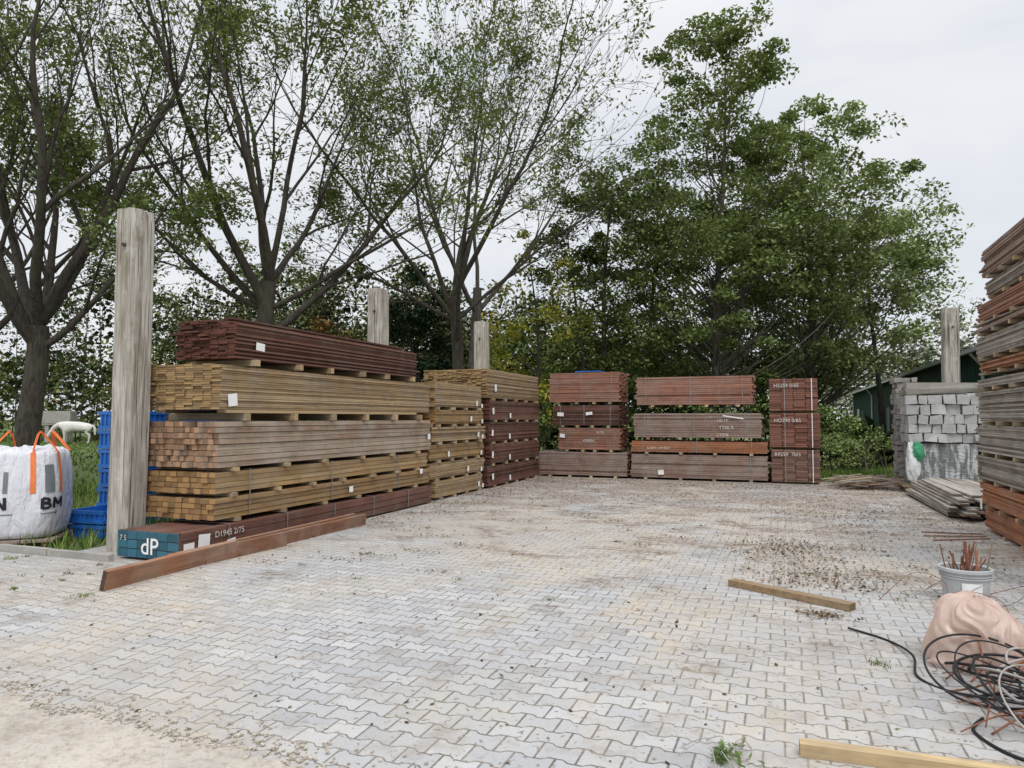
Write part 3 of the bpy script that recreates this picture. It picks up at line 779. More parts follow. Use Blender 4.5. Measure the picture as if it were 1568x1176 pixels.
# film bag settled over its contents (small position-based cloth solve on a polar sheet)
def settle_film(nu=150, nv=54, steps=110, iters=10, seed=3):
    rs = np.random.RandomState(seed)
    s = np.linspace(.02, 1, nv); az = np.arange(nu)*2*np.pi/nu
    top = .43; RX, RY = .33, .285
    ph = s*np.pi*.56                                    # dome profile
    P = np.zeros((nu, nv, 3))
    wob = sum(rs.uniform(.4, 1)*np.sin(az*k+rs.uniform(0, 6.28)) for k in (3, 5, 7, 9, 13, 17, 23))*.010
    rad = np.sin(np.minimum(ph, np.pi/2))
    for j in range(nv):
        w = 1+wob*6*s[j]*.6
        P[:, j, 0] = np.cos(az)*RX*rad[j]*w; P[:, j, 1] = np.sin(az)*RY*rad[j]*w
        P[:, j, 2] = max(.02, top*np.cos(min(ph[j], np.pi/2))) if ph[j] < np.pi/2 else .02
    P += rs.normal(size=P.shape)*.003
    dl = np.sqrt(((P[:, 1:]-P[:, :-1])**2).sum(-1)).mean(0)*1.22      # meridian rest lengths (slack)
    ring = np.sqrt(((np.roll(P, -1, 0)-P)**2).sum(-1)).mean(0)*1.35   # hoop rest lengths (slack -> pleats)
    V = np.zeros_like(P); dt = .012
    sph = [((0, 0, .12), .20), ((.12, .05, .11), .15), ((-.13, -.03, .12), .14), ((.02, -.10, .11), .13), ((-.04, .1, .18), .12), ((.07, -.02, .25), .10), ((-.06, -.04, .24), .10)]
    def con(a, b_, L, k):
        d = b_-a; l = np.sqrt((d*d).sum(-1, keepdims=True))+1e-8; c = d*(k*(l-L)/l)
        return c
    for st in range(steps):
        V *= .93; V[..., 2] -= 9.8*dt*.6
        sp_ = np.sqrt((V*V).sum(-1, keepdims=True)); V *= np.minimum(1, .8/np.maximum(sp_, 1e-6))
        Q = P+V*dt
        for it in range(iters):
            for o in (0, 1):
                a = Q[o::2]; b_ = np.roll(Q, -1, 0)[o::2]; c = con(a, b_, ring[None, :, None], .42)
                Q[o::2] += c; idx = (np.arange(o, nu, 2)+1) % nu; Q[idx] -= c
                k = (nv-o)//2; i0 = np.arange(k)*2+o; i0 = i0[i0+1 < nv]
                c = con(Q[:, i0], Q[:, i0+1], dl[i0][None, :, None], .42); Q[:, i0] += c; Q[:, i0+1] -= c
            # bending: smooth slightly
            Q += .05*(np.roll(Q, 2, 0)+np.roll(Q, -2, 0)-2*Q)*.5
            for c0, r in sph:
                d = Q-np.array(c0); l = np.sqrt((d*d).sum(-1, keepdims=True)); Q = np.where(l < r, np.array(c0)+d*(r/np.maximum(l, 1e-6)), Q)
            q = np.hypot(Q[..., 0]/.35, Q[..., 1]/.30); s_ = np.where(q > 1, 1/np.maximum(q, 1e-6), 1)
            Q[..., 0] *= s_; Q[..., 1] *= s_
            np.maximum(Q[..., 2], .008, out=Q[..., 2])
        V = (Q-P)/dt; P = Q
    return P
def pleated_fallback(nu=240, nv=70):
    P = np.zeros((nu, nv, 3))
    tri = lambda x: 2*abs((x % 1)-.5)
    for i in range(nu):
        a = 2*math.pi*i/nu; c, s_ = math.cos(a), math.sin(a)
        for j in range(nv):
            t = j/(nv-1); z = .42*math.cos(min(t, .96)*math.pi/2)**1.1; r = math.sin(t*math.pi/2)**.62
            w = noise.noise(Vector((c*1.5, s_*1.5, t*2)))
            p = .16*(tri(a/6.283*9+w*1.5+t*.4)-.5)+.08*(tri(a/6.283*21+w*3-t)-.5)+.18*w
            k = (1+p*min(1, t*1.6)); P[i, j] = (c*.31*r*k, s_*.27*r*k, max(.008, z*(1+.12*w)+.03*p))
    return P
e = empty('plastic_bag')
P = None
try:
    P = settle_film(); ex = P.reshape(-1, 3).max(0)-P.reshape(-1, 3).min(0)
    ok = bool(np.isfinite(P).all()) and .4 < ex[0] < .9 and .25 < ex[2] < .6
    print('film extents', ex, ok)
    if not ok: P = None
except Exception as err:
    print('film', err); P = None
if P is None: P = pleated_fallback()
nu, nv = P.shape[:2]
fs = [(i*nv+j, i*nv+j+1, ((i+1) % nu)*nv+j+1, ((i+1) % nu)*nv+j) for i in range(nu) for j in range(nv-1)]
fs.append(tuple(i*nv for i in range(nu)))
me = bpy.data.meshes.new('film'); me.from_pydata([tuple(p) for p in P.reshape(-1, 3)], [], fs); me.materials.append(M_film)
me.polygons.foreach_set('use_smooth', [True]*len(me.polygons))
o = bpy.data.objects.new('film', me); COL.objects.link(o); o.parent = e; o.location = (1.14, 5.45, .006); o.rotation_euler = (0, 0, .5)
b = MB()
for i in range(22):
    c = (1.14+R.uniform(-.10, .10), 5.45+R.uniform(-.08, .08), .05+R.random()*.16)
    b.box(c, (R.uniform(.05, .13), R.uniform(.04, .1), R.uniform(.02, .06)), R.choice([wm(M_rgy, 'x'), wm(M_wgy, 'x'), M_wfilm]), rot=Matrix.Rotation(R.uniform(0, 3), 3, 'Z') @ Matrix.Rotation(R.uniform(-1, 1), 3, 'X'))
b.obj('offcuts', e)

M_cab = plain('black_rubber', (.012, .012, .014), .45, .2, 5, bump=0)
def smoothpath(P, n=10):
    P = [Vector(p) for p in P]; out = []
    for i in range(len(P)-1):
        p0, p1, p2, p3 = P[max(0, i-1)], P[i], P[i+1], P[min(len(P)-1, i+2)]
        for k in range(n):
            t = k/n; out.append(.5*((2*p1)+(-p0+p2)*t+(2*p0-5*p1+4*p2-p3)*t*t+(-p0+3*p1-3*p2+p3)*t**3))
    out.append(P[-1]); return out
mw = plain('grey_wire', (.3, .28, .26), .6)
e = empty('cable_tangle'); b = MB()
b.tube(smoothpath([(.42, 5.95, .02), (.66, 5.75, .012), (.76, 5.35, .04), (.74, 5.0, .012), (.95, 4.78, .012), (1.2, 4.7, .10), (1.7, 4.85, .1)]), .008, 7, M_cab)
b.tube(smoothpath([(.95, 4.45, .012), (.87, 4.25, .012), (1.0, 4.0, .012), (1.3, 3.95, .012), (1.7, 4.1, .05)]), .009, 7, M_cab)
for i in range(24):
    cx, cy = 1.32+R.uniform(-.22, .36), 4.66+R.uniform(-.42, .3); rr = R.uniform(.14, .38); t1 = R.uniform(.3, 1.2); az = R.uniform(0, 3.1); P = []
    tot = R.uniform(4.2, 6.6)
    for k in range(15):
        a = k/14*tot; q = Vector((rr*math.cos(a)*(1+.3*k/14), rr*math.sin(a), 0)); q = Matrix.Rotation(t1*.5, 3, 'X') @ q; q = Matrix.Rotation(az, 3, 'Z') @ q
        P.append((cx+q.x, cy+q.y, max(.012, .11+q.z)))
    b.tube(smoothpath(P, 4), R.choice([.004, .005, .007, .009]), 6, R.choice([M_cab, M_cab, M_cab, mw]))
b.obj('cables', e, smooth=True)
e = empty('rebar_offcuts'); b = MB()
for i in range(30):
    cx, cy = 1.28+R.uniform(-.3, .4), 4.75+R.uniform(-.55, .5); a = R.gauss(1.0, .5); L = R.uniform(.25, .6)
    dx, dy = math.cos(a)*L/2, math.sin(a)*L/2; z0 = R.uniform(.01, .05)
    b.tube(smoothpath([(cx-dx, cy-dy, z0), (cx, cy, z0+R.uniform(.0, .08)), (cx+dx, cy+dy, z0+R.uniform(0, .2))], 4), R.choice([.004, .005, .0065]), 6, M_rust)
b.obj('rods', e, smooth=True)
b = MB()
for i in range(14):
    cx, cy = 1.3+R.uniform(-.45, .4), 6.6+R.uniform(-.5, .7); a = R.uniform(0, 6.28)
    b.tube(smoothpath([(cx, cy, .012), (cx+.2*math.cos(a), cy+.2*math.sin(a), .05+R.random()*.2), (cx+.45*math.cos(a+.6), cy+.45*math.sin(a+.6), R.random()*.25+.02), (cx+.5*math.cos(a+1.4), cy+.5*math.sin(a+1.4), .012)]), .003, 5, R.choice([mw, mw, M_rust]))
b.obj('wire_offcuts', smooth=True)

# ---------------------------------------------------------------- litter, weeds, grass
pts = []
def scatter(n, cx, cy, sx, sy, z=.012):
    for i in range(n): pts.append((R.gauss(cx, sx), R.gauss(cy, sy), z+R.random()*.012))
for i in range(1500):
    y = 4+15*(R.random()**.6); pts.append((R.uniform(-6.1, 2.6), y, .012+R.random()*.01))
for i in range(450): pts.append((R.uniform(-9, 3), R.uniform(2.8, 8), .01))
for i in range(2600): pts.append((R.uniform(-6.2, 2.4), 17.9-abs(R.gauss(0, 1.1)), .012+R.random()*.03))
for i in range(1500): pts.append((R.uniform(-6.25, -5.2), R.uniform(9, 18), .012+R.random()*.02))
scatter(1100, -.05, 9.3, .3, .45, .015); scatter(900, .35, 7.75, .35, .28, .015); scatter(200, .25, 6.3, .10, .07); scatter(700, 1.6, 11.5, .6, 2.2)
scatter(900, .8, 13.5, 1.0, .9); scatter(900, -1.0, 12.8, 2.3, 1.2); scatter(120, .5, 8.6, .5, .3); scatter(800, -3.5, 14.5, 1.6, .8)
for i in range(46): scatter(45, R.uniform(-6, 2), R.uniform(6, 17.5), .16, .07)
P = np.array(pts); P = P[(P[:, 1] > 2.8)]
V = leaf_verts(P, NR.uniform(.012, .045, len(P)), 2.5, .55); V[:, 2] = np.maximum(V[:, 2], .007)
quads_obj('leaf_litter', V, M_litter)

def blades(name, P, h, mat, w=.012):
    N = len(P); a = NR.uniform(0, 6.28, N); hh = h*NR.uniform(.5, 1.3, N); le = NR.uniform(.1, .8, N)*hh
    V = np.empty((N, 3, 3)); dx, dy = np.cos(a), np.sin(a)
    V[:, 0] = P+np.stack([-dy*w, dx*w, 0*a], 1); V[:, 1] = P+np.stack([dy*w, -dx*w, 0*a], 1)
    V[:, 2] = P+np.stack([dx*le, dy*le, hh], 1)
    return quads_obj(name, V.reshape(-1, 3), mat, 3)
G = []
for i in range(9000): G.append((R.uniform(-16, -8.0), R.uniform(5.87, 12), 0))
for i in range(9000): G.append((R.uniform(-9, 6), 19.45+abs(R.gauss(0, 1.5)), 0))
for i in range(3500): G.append((R.uniform(.9, 3), R.uniform(19.45, 24), 0))
blades('grass', np.array(G), .2, M_grass)
G = []
for i in range(24000): G.append((*S(R.uniform(-45, -8), R.uniform(13, 60)), 0))
blades('meadow_grass', np.array(G), .11, M_grass, .04)
G = []
for i in range(60):
    cx, cy = R.choice([(R.uniform(-6, 1.5), R.uniform(5, 16)), (R.uniform(-10, -6.5), R.uniform(4.5, 5.7)), (R.uniform(-3, 2.4), R.uniform(14, 18))])
    for k in range(R.choice([12, 20, 35])): G.append((R.gauss(cx, .035), R.gauss(cy, .02), .004))
for cx, cy in ((-4.6, 7.2), (-8.2, 5.5), (-5.9, 4.6), (.55, 5.2), (-6.5, 3.9)):
    for k in range(60): G.append((R.gauss(cx, .04), R.gauss(cy, .04), .004))
blades('weed_tufts', np.array(G), .026, M_grass, .004)
C = []
for i in range(9):
    a = R.uniform(0, 6.28); rr = R.uniform(.02, .12)
    for k in range(9): C.append((-.30+rr*math.cos(a)*(k/5)+R.gauss(0, .015), 3.50+rr*math.sin(a)*(k/5)+R.gauss(0, .015), .01+R.random()*.06))
V = leaf_verts(np.array(C), .05, .6, .4); V[:, 2] = np.maximum(V[:, 2], .009)
M_wd = leafmat('weed_leaves', [(0, (.10, .17, .06)), (1, (.20, .28, .11))], .3)
o = quads_obj('leafy_weed', V, M_wd)
b = MB()
for i in range(9):
    a = R.uniform(0, 6); b.tube(smoothpath([(-.30, 3.50, .01), (-.3+.09*math.cos(a), 3.50+.09*math.sin(a), .06+R.random()*.05), (-.3+.2*math.cos(a+.4), 3.50+.2*math.sin(a+.4), .01)], 5), .002, 4, mw)
b.obj('stems', o)

# ---------------------------------------------------------------- trees
def rand_perp(d):
    a = Vector((R.gauss(0, 1), R.gauss(0, 1), R.gauss(0, 1))); a -= d*a.dot(d); return a.normalized()

def open_tree(name, x, y, trunk_h, r0, limbs, limb_len, spread, lsize, lmat, bmat, levels=4, lean=(0, 0), nlv=8, seed=1, kids=(5, 4, 3), low=(), thr=0):
    global R
    keep = R; R = random.Random(seed)
    e = empty(name); b = MB(); tips = []
    def grow(p, d, r, L, lvl, trop):
        n = 10 if lvl == 1 else 6 if lvl == 2 else 4
        pts = [p]; rad = [r]; dirs = [d]
        for i in range(n):
            wig = (.13, .19, .25, .34)[min(lvl-1, 3)]
            d = (d+rand_perp(d)*R.uniform(0, wig)*1.3+Vector((0, 0, trop))).normalized()
            p = p+d*L/n; pts.append(p); dirs.append(d)
            rad.append(max(.006, r*(1-(i+1)/n*.68)))
        b.tube(pts, rad, (9, 6, 4, 3, 3)[min(lvl-1, 4)], bmat, cap=False)
        if lvl >= levels:
            tips.append(pts); return
        if lvl == levels-1: tips.append(pts[2:])
        k = kids[min(lvl-1, len(kids)-1)]
        for i in range(k):
            t = .25+.75*(i+R.random()*.8)/k; j = min(n-1, int(t*n)); fr = t*n-j
            q = pts[j].lerp(pts[j+1], min(1, fr)); dd = dirs[j+1]
            ang = math.radians(R.uniform(18, 46)); nd = (dd*math.cos(ang)+rand_perp(dd)*math.sin(ang)).normalized()
            if nd.z < -.1: nd.z *= -.3
            nd.normalize()
            grow(q, nd, rad[j]*R.uniform(.45, .64), L*R.uniform(.42, .64)*(1.25-.5*t), lvl+1, trop*.8)
        grow(pts[-1], dirs[-1], rad[-1]*.95, L*.5, lvl+1, trop*.5)
    base = Vector((x, y, -.1)); tp = []; trd = []; top = Vector((x+lean[0], y+lean[1], trunk_h))
    for i in range(8):
        t = i/7; w = base.lerp(top, t)+Vector((.07*math.sin(t*5+seed), .07*math.cos(t*4+seed), 0)); tp.append(w); trd.append(r0*(1.2-.25*t) if i else r0*1.6)
    b.tube(tp, trd, 12, bmat, cap=False)
    for i in range(limbs):
        az = 2*math.pi*(i+R.uniform(-.25, .25))/limbs+seed; sp = math.radians(spread*R.uniform(.35, 1.2))
        d = Vector((math.cos(az)*math.sin(sp), math.sin(az)*math.sin(sp), math.cos(sp)))
        st = tp[-1-R.choice([0, 0, 1, 1, 2])]
        grow(st, d, r0*R.uniform(.42, .62), limb_len*R.uniform(.8, 1.1), 1, .055)
    for (azd, el, lf) in low:
        az = math.radians(azd); sp = math.radians(90-el)
        grow(tp[-2], Vector((math.cos(az)*math.sin(sp), math.sin(az)*math.sin(sp), math.cos(sp))), r0*.38, limb_len*lf, 1, .045)
    b.obj('trunk_and_limbs', e, smooth=True)
    C = []
    for pts in tips:
        m = pts[len(pts)//2]; dn = noise.noise(m*.55+Vector((seed, 0, 0)))+.5*noise.noise(m*1.3)
        fac = max(.10, min(1.6, (dn-thr)*4+.4))
        k = int(nlv*R.uniform(.3, 1.7)*fac); pr = .15
        for i in range(k):
            a = R.random()*(len(pts)-1); j = int(a); w = pts[j].lerp(pts[min(j+1, len(pts)-1)], a-j)
            C.append((w.x+R.gauss(0, pr), w.y+R.gauss(0, pr), w.z+R.gauss(0, pr)-.03))
    C = np.array(C); quads_obj('foliage', leaf_verts(C, lsize, .3, .42), lmat, 4, e)
    R = keep

tx, ty = S(-10.9, 16); open_tree('ash_tree', tx, ty, 3.7, .23, 7, 7.0, 36, .15, L_sparse, M_bark, seed=3, nlv=24, low=((21+0, 30, .6),))
tx, ty = S(-6.5, 18.5); open_tree('ash_tree', tx, ty, 5.2, .21, 7, 7.0, 42, .15, L_sparse, M_bark, seed=8, nlv=24, low=((21, 25, .7), (201, 30, .7)))
tx, ty = S(-1.75, 22); open_tree('ash_tree', tx, ty, 5.4, .18, 6, 7.6, 36, .15, L_sparse, M_bark, seed=5, nlv=23, low=((201, 25, .6), (30, 38, .8)))
tx, ty = S(-1.2, 22.6); open_tree('ash_tree', tx, ty, 5.8, .15, 3, 6.4, 34, .15, L_sparse, M_bark2, seed=15, nlv=18)
tx, ty = S(-15.5, 20); open_tree('ash_tree', tx, ty, 4, .2, 5, 7.2, 33, .16, L_sparse, M_bark, seed=21, nlv=20)

def clump_cloud(cen, rad, n, flat=.6):
    c = NR.normal(size=(n, 3)); c /= np.linalg.norm(c, axis=1)[:, None]; r = NR.uniform(0, 1, n)**.45
    c = c*r[:, None]*rad; c[:, 2] *= flat; c[:, 2] -= .25*(c[:, 0]**2+c[:, 1]**2)/max(rad, .1)
    return c+np.array(cen)

def dense_tree(name, x, y, H, z0, prof, nclump, per, crad, lsize, lmat, bmat, r0, seed, inner=.08, trunk_off=0):
    global R
    keep = R; R = random.Random(seed); e = empty(name); b = MB(); C = []; I = []
    tp = []
    for i in range(12):
        t = i/11; tp.append(Vector((x+.25*math.sin(t*4+seed), y+.25*math.cos(t*3+seed)-.25, -.1+t*H*.95)))
    b.tube(tp, [r0*(1.3 if i == 0 else 1-i/11*.93) for i in range(12)], 10, bmat, cap=False)
    zs = [p[0] for p in prof]; rs_ = [p[1] for p in prof]; made = 0
    wmax = max(rs_)
    while made < nclump:
        t = R.random(); rr = float(np.interp(t, zs, rs_))
        if R.random() > (rr/wmax)**1.3+.05: continue
        az = R.uniform(0, 2*math.pi)
        lob = 1+.38*noise.noise(Vector((math.cos(az)*1.7+seed, math.sin(az)*1.7, t*5)))
        rad = rr*lob*(R.uniform(.05, 1)**.5); z = z0+t*(H-z0)
        cx, cy = x+rad*math.cos(az), y+rad*math.sin(az)
        if noise.noise(Vector((cx*.55, cy*.55, z*.7+seed))) < -.16: continue
        cr = crad*R.uniform(.5, 1.3)*(1-.3*(t > .85))
        C.append(clump_cloud((cx, cy, z), cr, int(per*R.uniform(.5, 1.4)), .5))
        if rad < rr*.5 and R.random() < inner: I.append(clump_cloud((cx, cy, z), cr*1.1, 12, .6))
        if R.random() < .5:
            zb = max(z0*.6, z-rad*R.uniform(.6, 1.1)-.3); j = zb/(H*.95)*11; j = max(0, min(10, j)); k = int(j)
            st = tp[k].lerp(tp[k+1], j-k); en = Vector((cx, cy, z)); mid = st.lerp(en, .5)+Vector((0, 0, -.10*rad+.1))+rand_perp(Vector((0, 0, 1)))*.2*rad
            r1 = max(.01, .018*rad**.8*(1-.4*t))
            b.tube(smoothpath([st, mid, en], 3), list(np.linspace(r1, .006, 7)), 4, bmat, cap=False)
        made += 1
    b.obj('trunk_and_limbs', e, smooth=True)
    C = np.concatenate(C); quads_obj('foliage', leaf_verts(C, lsize, .5, .55), lmat, 4, e)
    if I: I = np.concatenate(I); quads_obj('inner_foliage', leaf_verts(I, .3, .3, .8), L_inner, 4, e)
    R = keep

tx, ty = S(8.1, 27)
dense_tree('alder_tree', tx, ty, 17.0, 3.0, [(0, 2.5), (.12, 4.3), (.35, 4.8), (.55, 4.2), (.68, 3.2), (.78, 2.7), (.9, 2.7), (.96, 2.0), (1, .9)], 300, 165, .85, .18, L_alder, M_bark2, .2, 4)
tx, ty = S(13.0, 31)
dense_tree('willow_tree', tx, ty, 15.4, 3.2, [(0, 3), (.15, 5.2), (.4, 6.1), (.6, 5.3), (.8, 3.8), (.93, 2.4), (1, .8)], 330, 160, 1.0, .19, L_lite, M_bark2, .25, 6)
tx, ty = S(3.6, 25)
dense_tree('alder_tree', tx, ty, 11.4, 2.8, [(0, 1.6), (.2, 2.5), (.5, 2.7), (.75, 2.2), (.92, 1.4), (1, .4)], 80, 140, .75, .16, L_dark, M_bark, .14, 9)
tx, ty = S(2.3, 24.6)
dense_tree('alder_tree', tx, ty, 8.6, 3.0, [(0, 1.3), (.3, 1.9), (.6, 1.9), (.85, 1.3), (1, .4)], 36, 130, .7, .16, L_dark, M_bark, .11, 19)
tx, ty = S(5.9, 29)
dense_tree('alder_tree', tx, ty, 13.2, 3.0, [(0, 2.2), (.3, 3.2), (.6, 3.1), (.85, 2.2), (1, .6)], 90, 145, .85, .17, L_mid, M_bark, .15, 29)
tx, ty = S(.7, 24)
dense_tree('autumn_maple', tx, ty, 8.2, 1.5, [(0, 1.3), (.3, 1.8), (.6, 1.8), (.85, 1.2), (1, .4)], 48, 95, .6, .15, L_yel, M_bark, .09, 12, 0)
tx, ty = S(-3.7, 27)
dense_tree('holly_tree', tx, ty, 7.4, .5, [(0, 1.5), (.3, 1.8), (.6, 1.5), (.85, .9), (1, .3)], 95, 160, .6, .14, leafmat('holly_leaves', [(0, (.02, .038, .02)), (1, (.05, .08, .04))]), M_bark, .15, 13)
tx, ty = S(17.0, 33)
dense_tree('willow_tree', tx, ty, 11.4, 5.6, [(0, 1.3), (.3, 2.5), (.6, 2.8), (.85, 2.0), (1, .5)], 62, 150, .9, .19, L_lite, M_bark, .16, 14)

def leaf_belt(name, path, nclump, per, crad, lsize, lmat, seed, inner=.45, low=0.0):
    global R
    keep = R; R = random.Random(seed); C = []; I = []; b = MB()
    for i in range(nclump):
        a = R.random()*(len(path)-1); j = int(a); fq = a-j; p, q = path[j], path[min(j+1, len(path)-1)]
        v = [p[k]+(q[k]-p[k])*fq for k in range(4)]
        H = v[2]*(1+.4*noise.noise(Vector((v[0]*.22, v[1]*.22, seed)))+.3*noise.noise(Vector((v[0]*.8, 0, seed))))
        z = low+(H-low)*R.random()**.8; dep = v[3]*math.sqrt(max(.05, 1-(z/H)**2))
        x, y = S(v[0]+R.uniform(-.5, .5), v[1]+R.uniform(-dep, dep)); cr = crad*R.uniform(.6, 1.3)
        C.append(clump_cloud((x, y, z), cr, int(per*R.uniform(.5, 1.4)), .65))
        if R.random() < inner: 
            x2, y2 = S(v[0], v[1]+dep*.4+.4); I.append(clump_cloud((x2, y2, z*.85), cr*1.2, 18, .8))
        if R.random() < .3:
            b.tube([(x+R.gauss(0, .3), y+R.gauss(0, .3), -.05), (x, y, z)], [.05, .012], 4, M_bark, cap=False)
    o = quads_obj(name, leaf_verts(np.concatenate(C), lsize, .4, .55), lmat)
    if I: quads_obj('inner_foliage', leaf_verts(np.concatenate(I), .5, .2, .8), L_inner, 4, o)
    if b.f: b.obj('stems', o)
    R = keep
leaf_belt('hedgerow', [(-60, 50, 13.2, 2.5), (-38, 50, 13.0, 2.5), (-18, 47, 11.8, 2.5), (-6, 42, 9.8, 2.5), (6, 42, 8, 2.5)], 600, 125, 1.5, .28, L_hedge, 31, .6)
leaf_belt('hedgerow', [(-15, 32, 6.8, 1.2), (-11, 31, 8.0, 1.5), (-6, 31, 7.8, 1.5), (-2, 31, 5.8, 1.5)], 270, 100, .95, .19, L_scrub, 32, .25)
leaf_belt('rusty_shrubs', [(-15.5, 28, 4.6, 1.0), (-11, 27, 5.4, 1.2), (-8.5, 27, 4.8, 1.2), (-5, 27, 4.0, 1.2)], 80, 90, .6, .17, L_rust, 42, .2, .5)
leaf_belt('hedgerow', [(-3, 30, 3.5, 1.2), (4, 30, 4.8, 1.5), (10, 34, 5.4, 1.5), (15, 36, 4.6, 1.5)], 240, 100, .85, .2, L_mid, 33, .15)
leaf_belt('shrub_row', [(-14, 13.5, .9, .7), (-11, 12.6, .9, .7), (-8.2, 11.6, 1.1, .6)], 70, 90, .33, .09, L_mid, 34, .4)
leaf_belt('shrub_row', [(-6, 21.5, 1.6, .6), (2, 22, 2.0, .7), (9, 21.5, 2.0, .7), (11.5, 20.5, 1.0, .6)], 160, 90, .4, .1, L_mid, 35, .3)
leaf_belt('bramble_patch', [(8.7, 20.4, 1.3, .8), (10.6, 21.0, .9, .8)], 60, 110, .3, .08, L_lite, 36, .5)
leaf_belt('far_willows', [(31, 76, 10.5, 3), (44, 74, 11.5, 3), (60, 70, 11, 3)], 220, 80, 1.9, .5, L_grey, 37, .2)
leaf_belt('far_treeline', [(-90, 78, 9, 4), (-50, 80, 10, 4), (0, 82, 12, 4), (30, 84, 8, 4), (80, 84, 8, 4)], 380, 70, 2.8, .8, L_hedge, 38, .5)

# ---------------------------------------------------------------- white pony, grazing
def pony(ox, oy, heading, s=1.0):
    V = [(-.55, 0, .88, .25), (-.2, 0, .86, .27), (.15, 0, .85, .27), (.45, 0, .90, .23), (.68, 0, .98, .15), (.90, 0, .84, .115), (1.05, 0, .62, .10), (1.10, 0, .52, .115), (1.20, 0, .36, .075), (1.25, 0, .26, .06)]
    E = [(i, i+1) for i in range(9)]
    def chain(start, pts):
        k = start
        for p in pts: V.append(p); E.append((k, len(V)-1)); k = len(V)-1
    for sy, st in ((-1, .04), (1, -.05)):
        chain(0, [(-.58+st, .15*sy, .70, .15), (-.50+st, .15*sy, .56, .09), (-.66+st, .15*sy, .40, .055), (-.62+st, .15*sy, .12, .04), (-.58+st, .15*sy, .03, .055)])
        chain(3, [(.45+st, .15*sy, .66, .12), (.45+st, .15*sy, .40, .06), (.46+st, .15*sy, .12, .04), (.50+st, .15*sy, .03, .055)])
        chain(7, [(1.03, .07*sy, .68, .028)])
    chain(0, [(-.80, 0, .92, .07), (-.90, 0, .70, .07), (-.90, 0, .42, .045)])
    me = bpy.data.meshes.new('white_pony')
    cs, sn = math.cos(heading), math.sin(heading)
    me.from_pydata([((x*cs-y*sn)*s, (x*sn+y*cs)*s, z*s) for x, y, z, r in V], E, [])
    o = bpy.data.objects.new('white_pony', me); COL.objects.link(o); o.location = (ox, oy, 0)
    md = o.modifiers.new('skin', 'SKIN')
    for i, (x, y, z, r) in enumerate(V): me.skin_vertices[0].data[i].radius = (r*s, r*s)
    me.skin_vertices[0].data[0].use_root = True
    sub = o.modifiers.new('sub', 'SUBSURF'); sub.levels = 2; sub.render_levels = 2
    m = plain('white_horse_coat', (.66, .64, .60), .8, .1, 4); me.materials.append(m)
    b = MB(); mm = plain('pale_mane', (.45, .42, .36), .9)
    for i in range(60):
        t = R.random(); a = Vector((.5, 0, 1.1)).lerp(Vector((1.02, 0, .78)), t); a.z += .02
        q = a+Vector((R.uniform(-.04, .04), R.choice([-1, 1])*.1, -.16))
        fq = lambda p: Vector(((p.x*cs-p.y*sn)*s, (p.x*sn+p.y*cs)*s, p.z*s))
        b.tube([fq(a), fq(q)], [.012, .004], 3, mm)
    b.obj('mane', o)
px_, py2 = S(-26.9, 43.5)
pony(px_, py2, math.radians(21.1+180+12), 1.25)

tx, ty = S(-29.5, 46); b = MB(); rot = Matrix.Rotation(math.radians(21), 3, 'Z')
def tb(cx, cy, cz, sx, sy, sz):
    p = rot @ Vector((cx, cy, 0)); b.box((tx+p.x, ty+p.y, cz), (sx, sy, sz), M_kerb, rot=rot)
tb(0, 0, 1.2, 1.9, .7, .12); tb(0, -.33, 1.65, 1.9, .08, .8); tb(0, .33, 1.65, 1.9, .08, .8); tb(-.92, 0, 1.65, .08, .56, .8); tb(.92, 0, 1.65, .08, .56, .8); tb(-.6, 0, .57, .25, .6, 1.14); tb(.6, 0, .57, .25, .6, 1.14)
b.obj('concrete_trough')

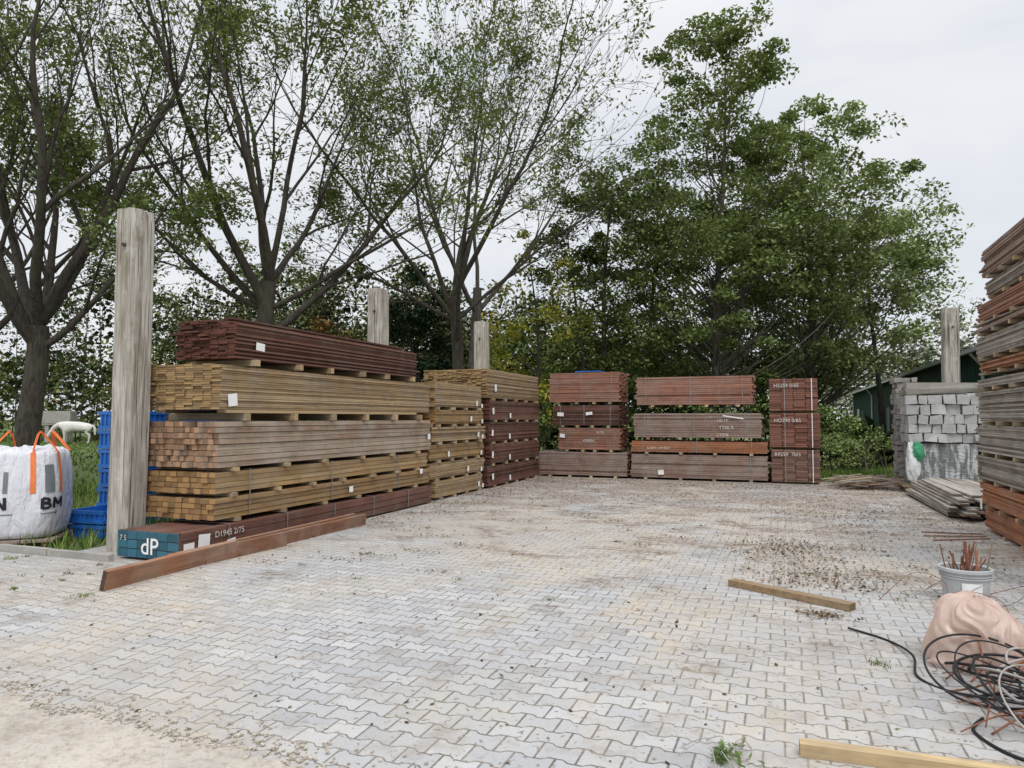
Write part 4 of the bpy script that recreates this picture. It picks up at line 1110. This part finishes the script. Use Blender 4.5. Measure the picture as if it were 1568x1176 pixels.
# ---------------------------------------------------------------- world, sun, camera
w = bpy.data.worlds.new('World'); scene.world = w; w.use_nodes = True
t = NT(w.node_tree); bg = w.node_tree.nodes['Background']
SUN_EL, SUN_AZ = math.radians(52), math.radians(150)
sky = t.new('ShaderNodeTexSky', sky_type='NISHITA'); sky.sun_disc = False
sky.sun_elevation = SUN_EL; sky.sun_rotation = SUN_AZ; sky.air_density = 1.5; sky.dust_density = 4
tc = t.new('ShaderNodeTexCoord'); sp = t.new('ShaderNodeSeparateXYZ'); t.l.new(tc.outputs['Generated'], sp.inputs[0])
mp = t.new('ShaderNodeMapping'); mp.inputs['Scale'].default_value = (1, 1, 2.6); t.l.new(tc.outputs['Generated'], mp.inputs[0])
cn = t.noise(mp.outputs[0], 1.6, 4, .5, .4)
cloud = t.ramp(cn, [(.30, (.97, .98, .99)), (.52, (.89, .91, .95)), (.68, (.77, .81, .89))])
k = t.mr(sp.outputs[2], .45, 1.0, 9.8, 25.0, True)
cx = t.new('ShaderNodeCombineXYZ')
for i in range(3): t.put(cx.inputs[i], k)
oc = t.mix(1.0, cloud, cx.outputs[0], 'MULTIPLY')
t.l.new(t.mix(.93, sky.outputs[0], oc), bg.inputs[0]); bg.inputs[1].default_value = .1
sl = bpy.data.lights.new('sun', 'SUN'); sl.energy = 1.3; sl.angle = math.radians(20); sl.color = (1, .98, .94)
so = bpy.data.objects.new('sun', sl); COL.objects.link(so)
dv = Vector((math.sin(SUN_AZ)*math.cos(SUN_EL), math.cos(SUN_AZ)*math.cos(SUN_EL), math.sin(SUN_EL)))
so.rotation_euler = dv.to_track_quat('Z', 'Y').to_euler(); so.location = (0, 0, 30)

cam = bpy.data.cameras.new('camera'); co = bpy.data.objects.new('camera', cam); COL.objects.link(co)
cam.sensor_width = 36; cam.lens = 36*1080/1568; cam.clip_end = 2000; cam.clip_start = .05
co.location = (0, 0, 1.6); co.rotation_euler = (math.radians(90+2.757), 0, math.radians(21.1))
scene.camera = co
scene.view_settings.view_transform = 'Standard'; scene.view_settings.look = 'None'; scene.view_settings.exposure = 0
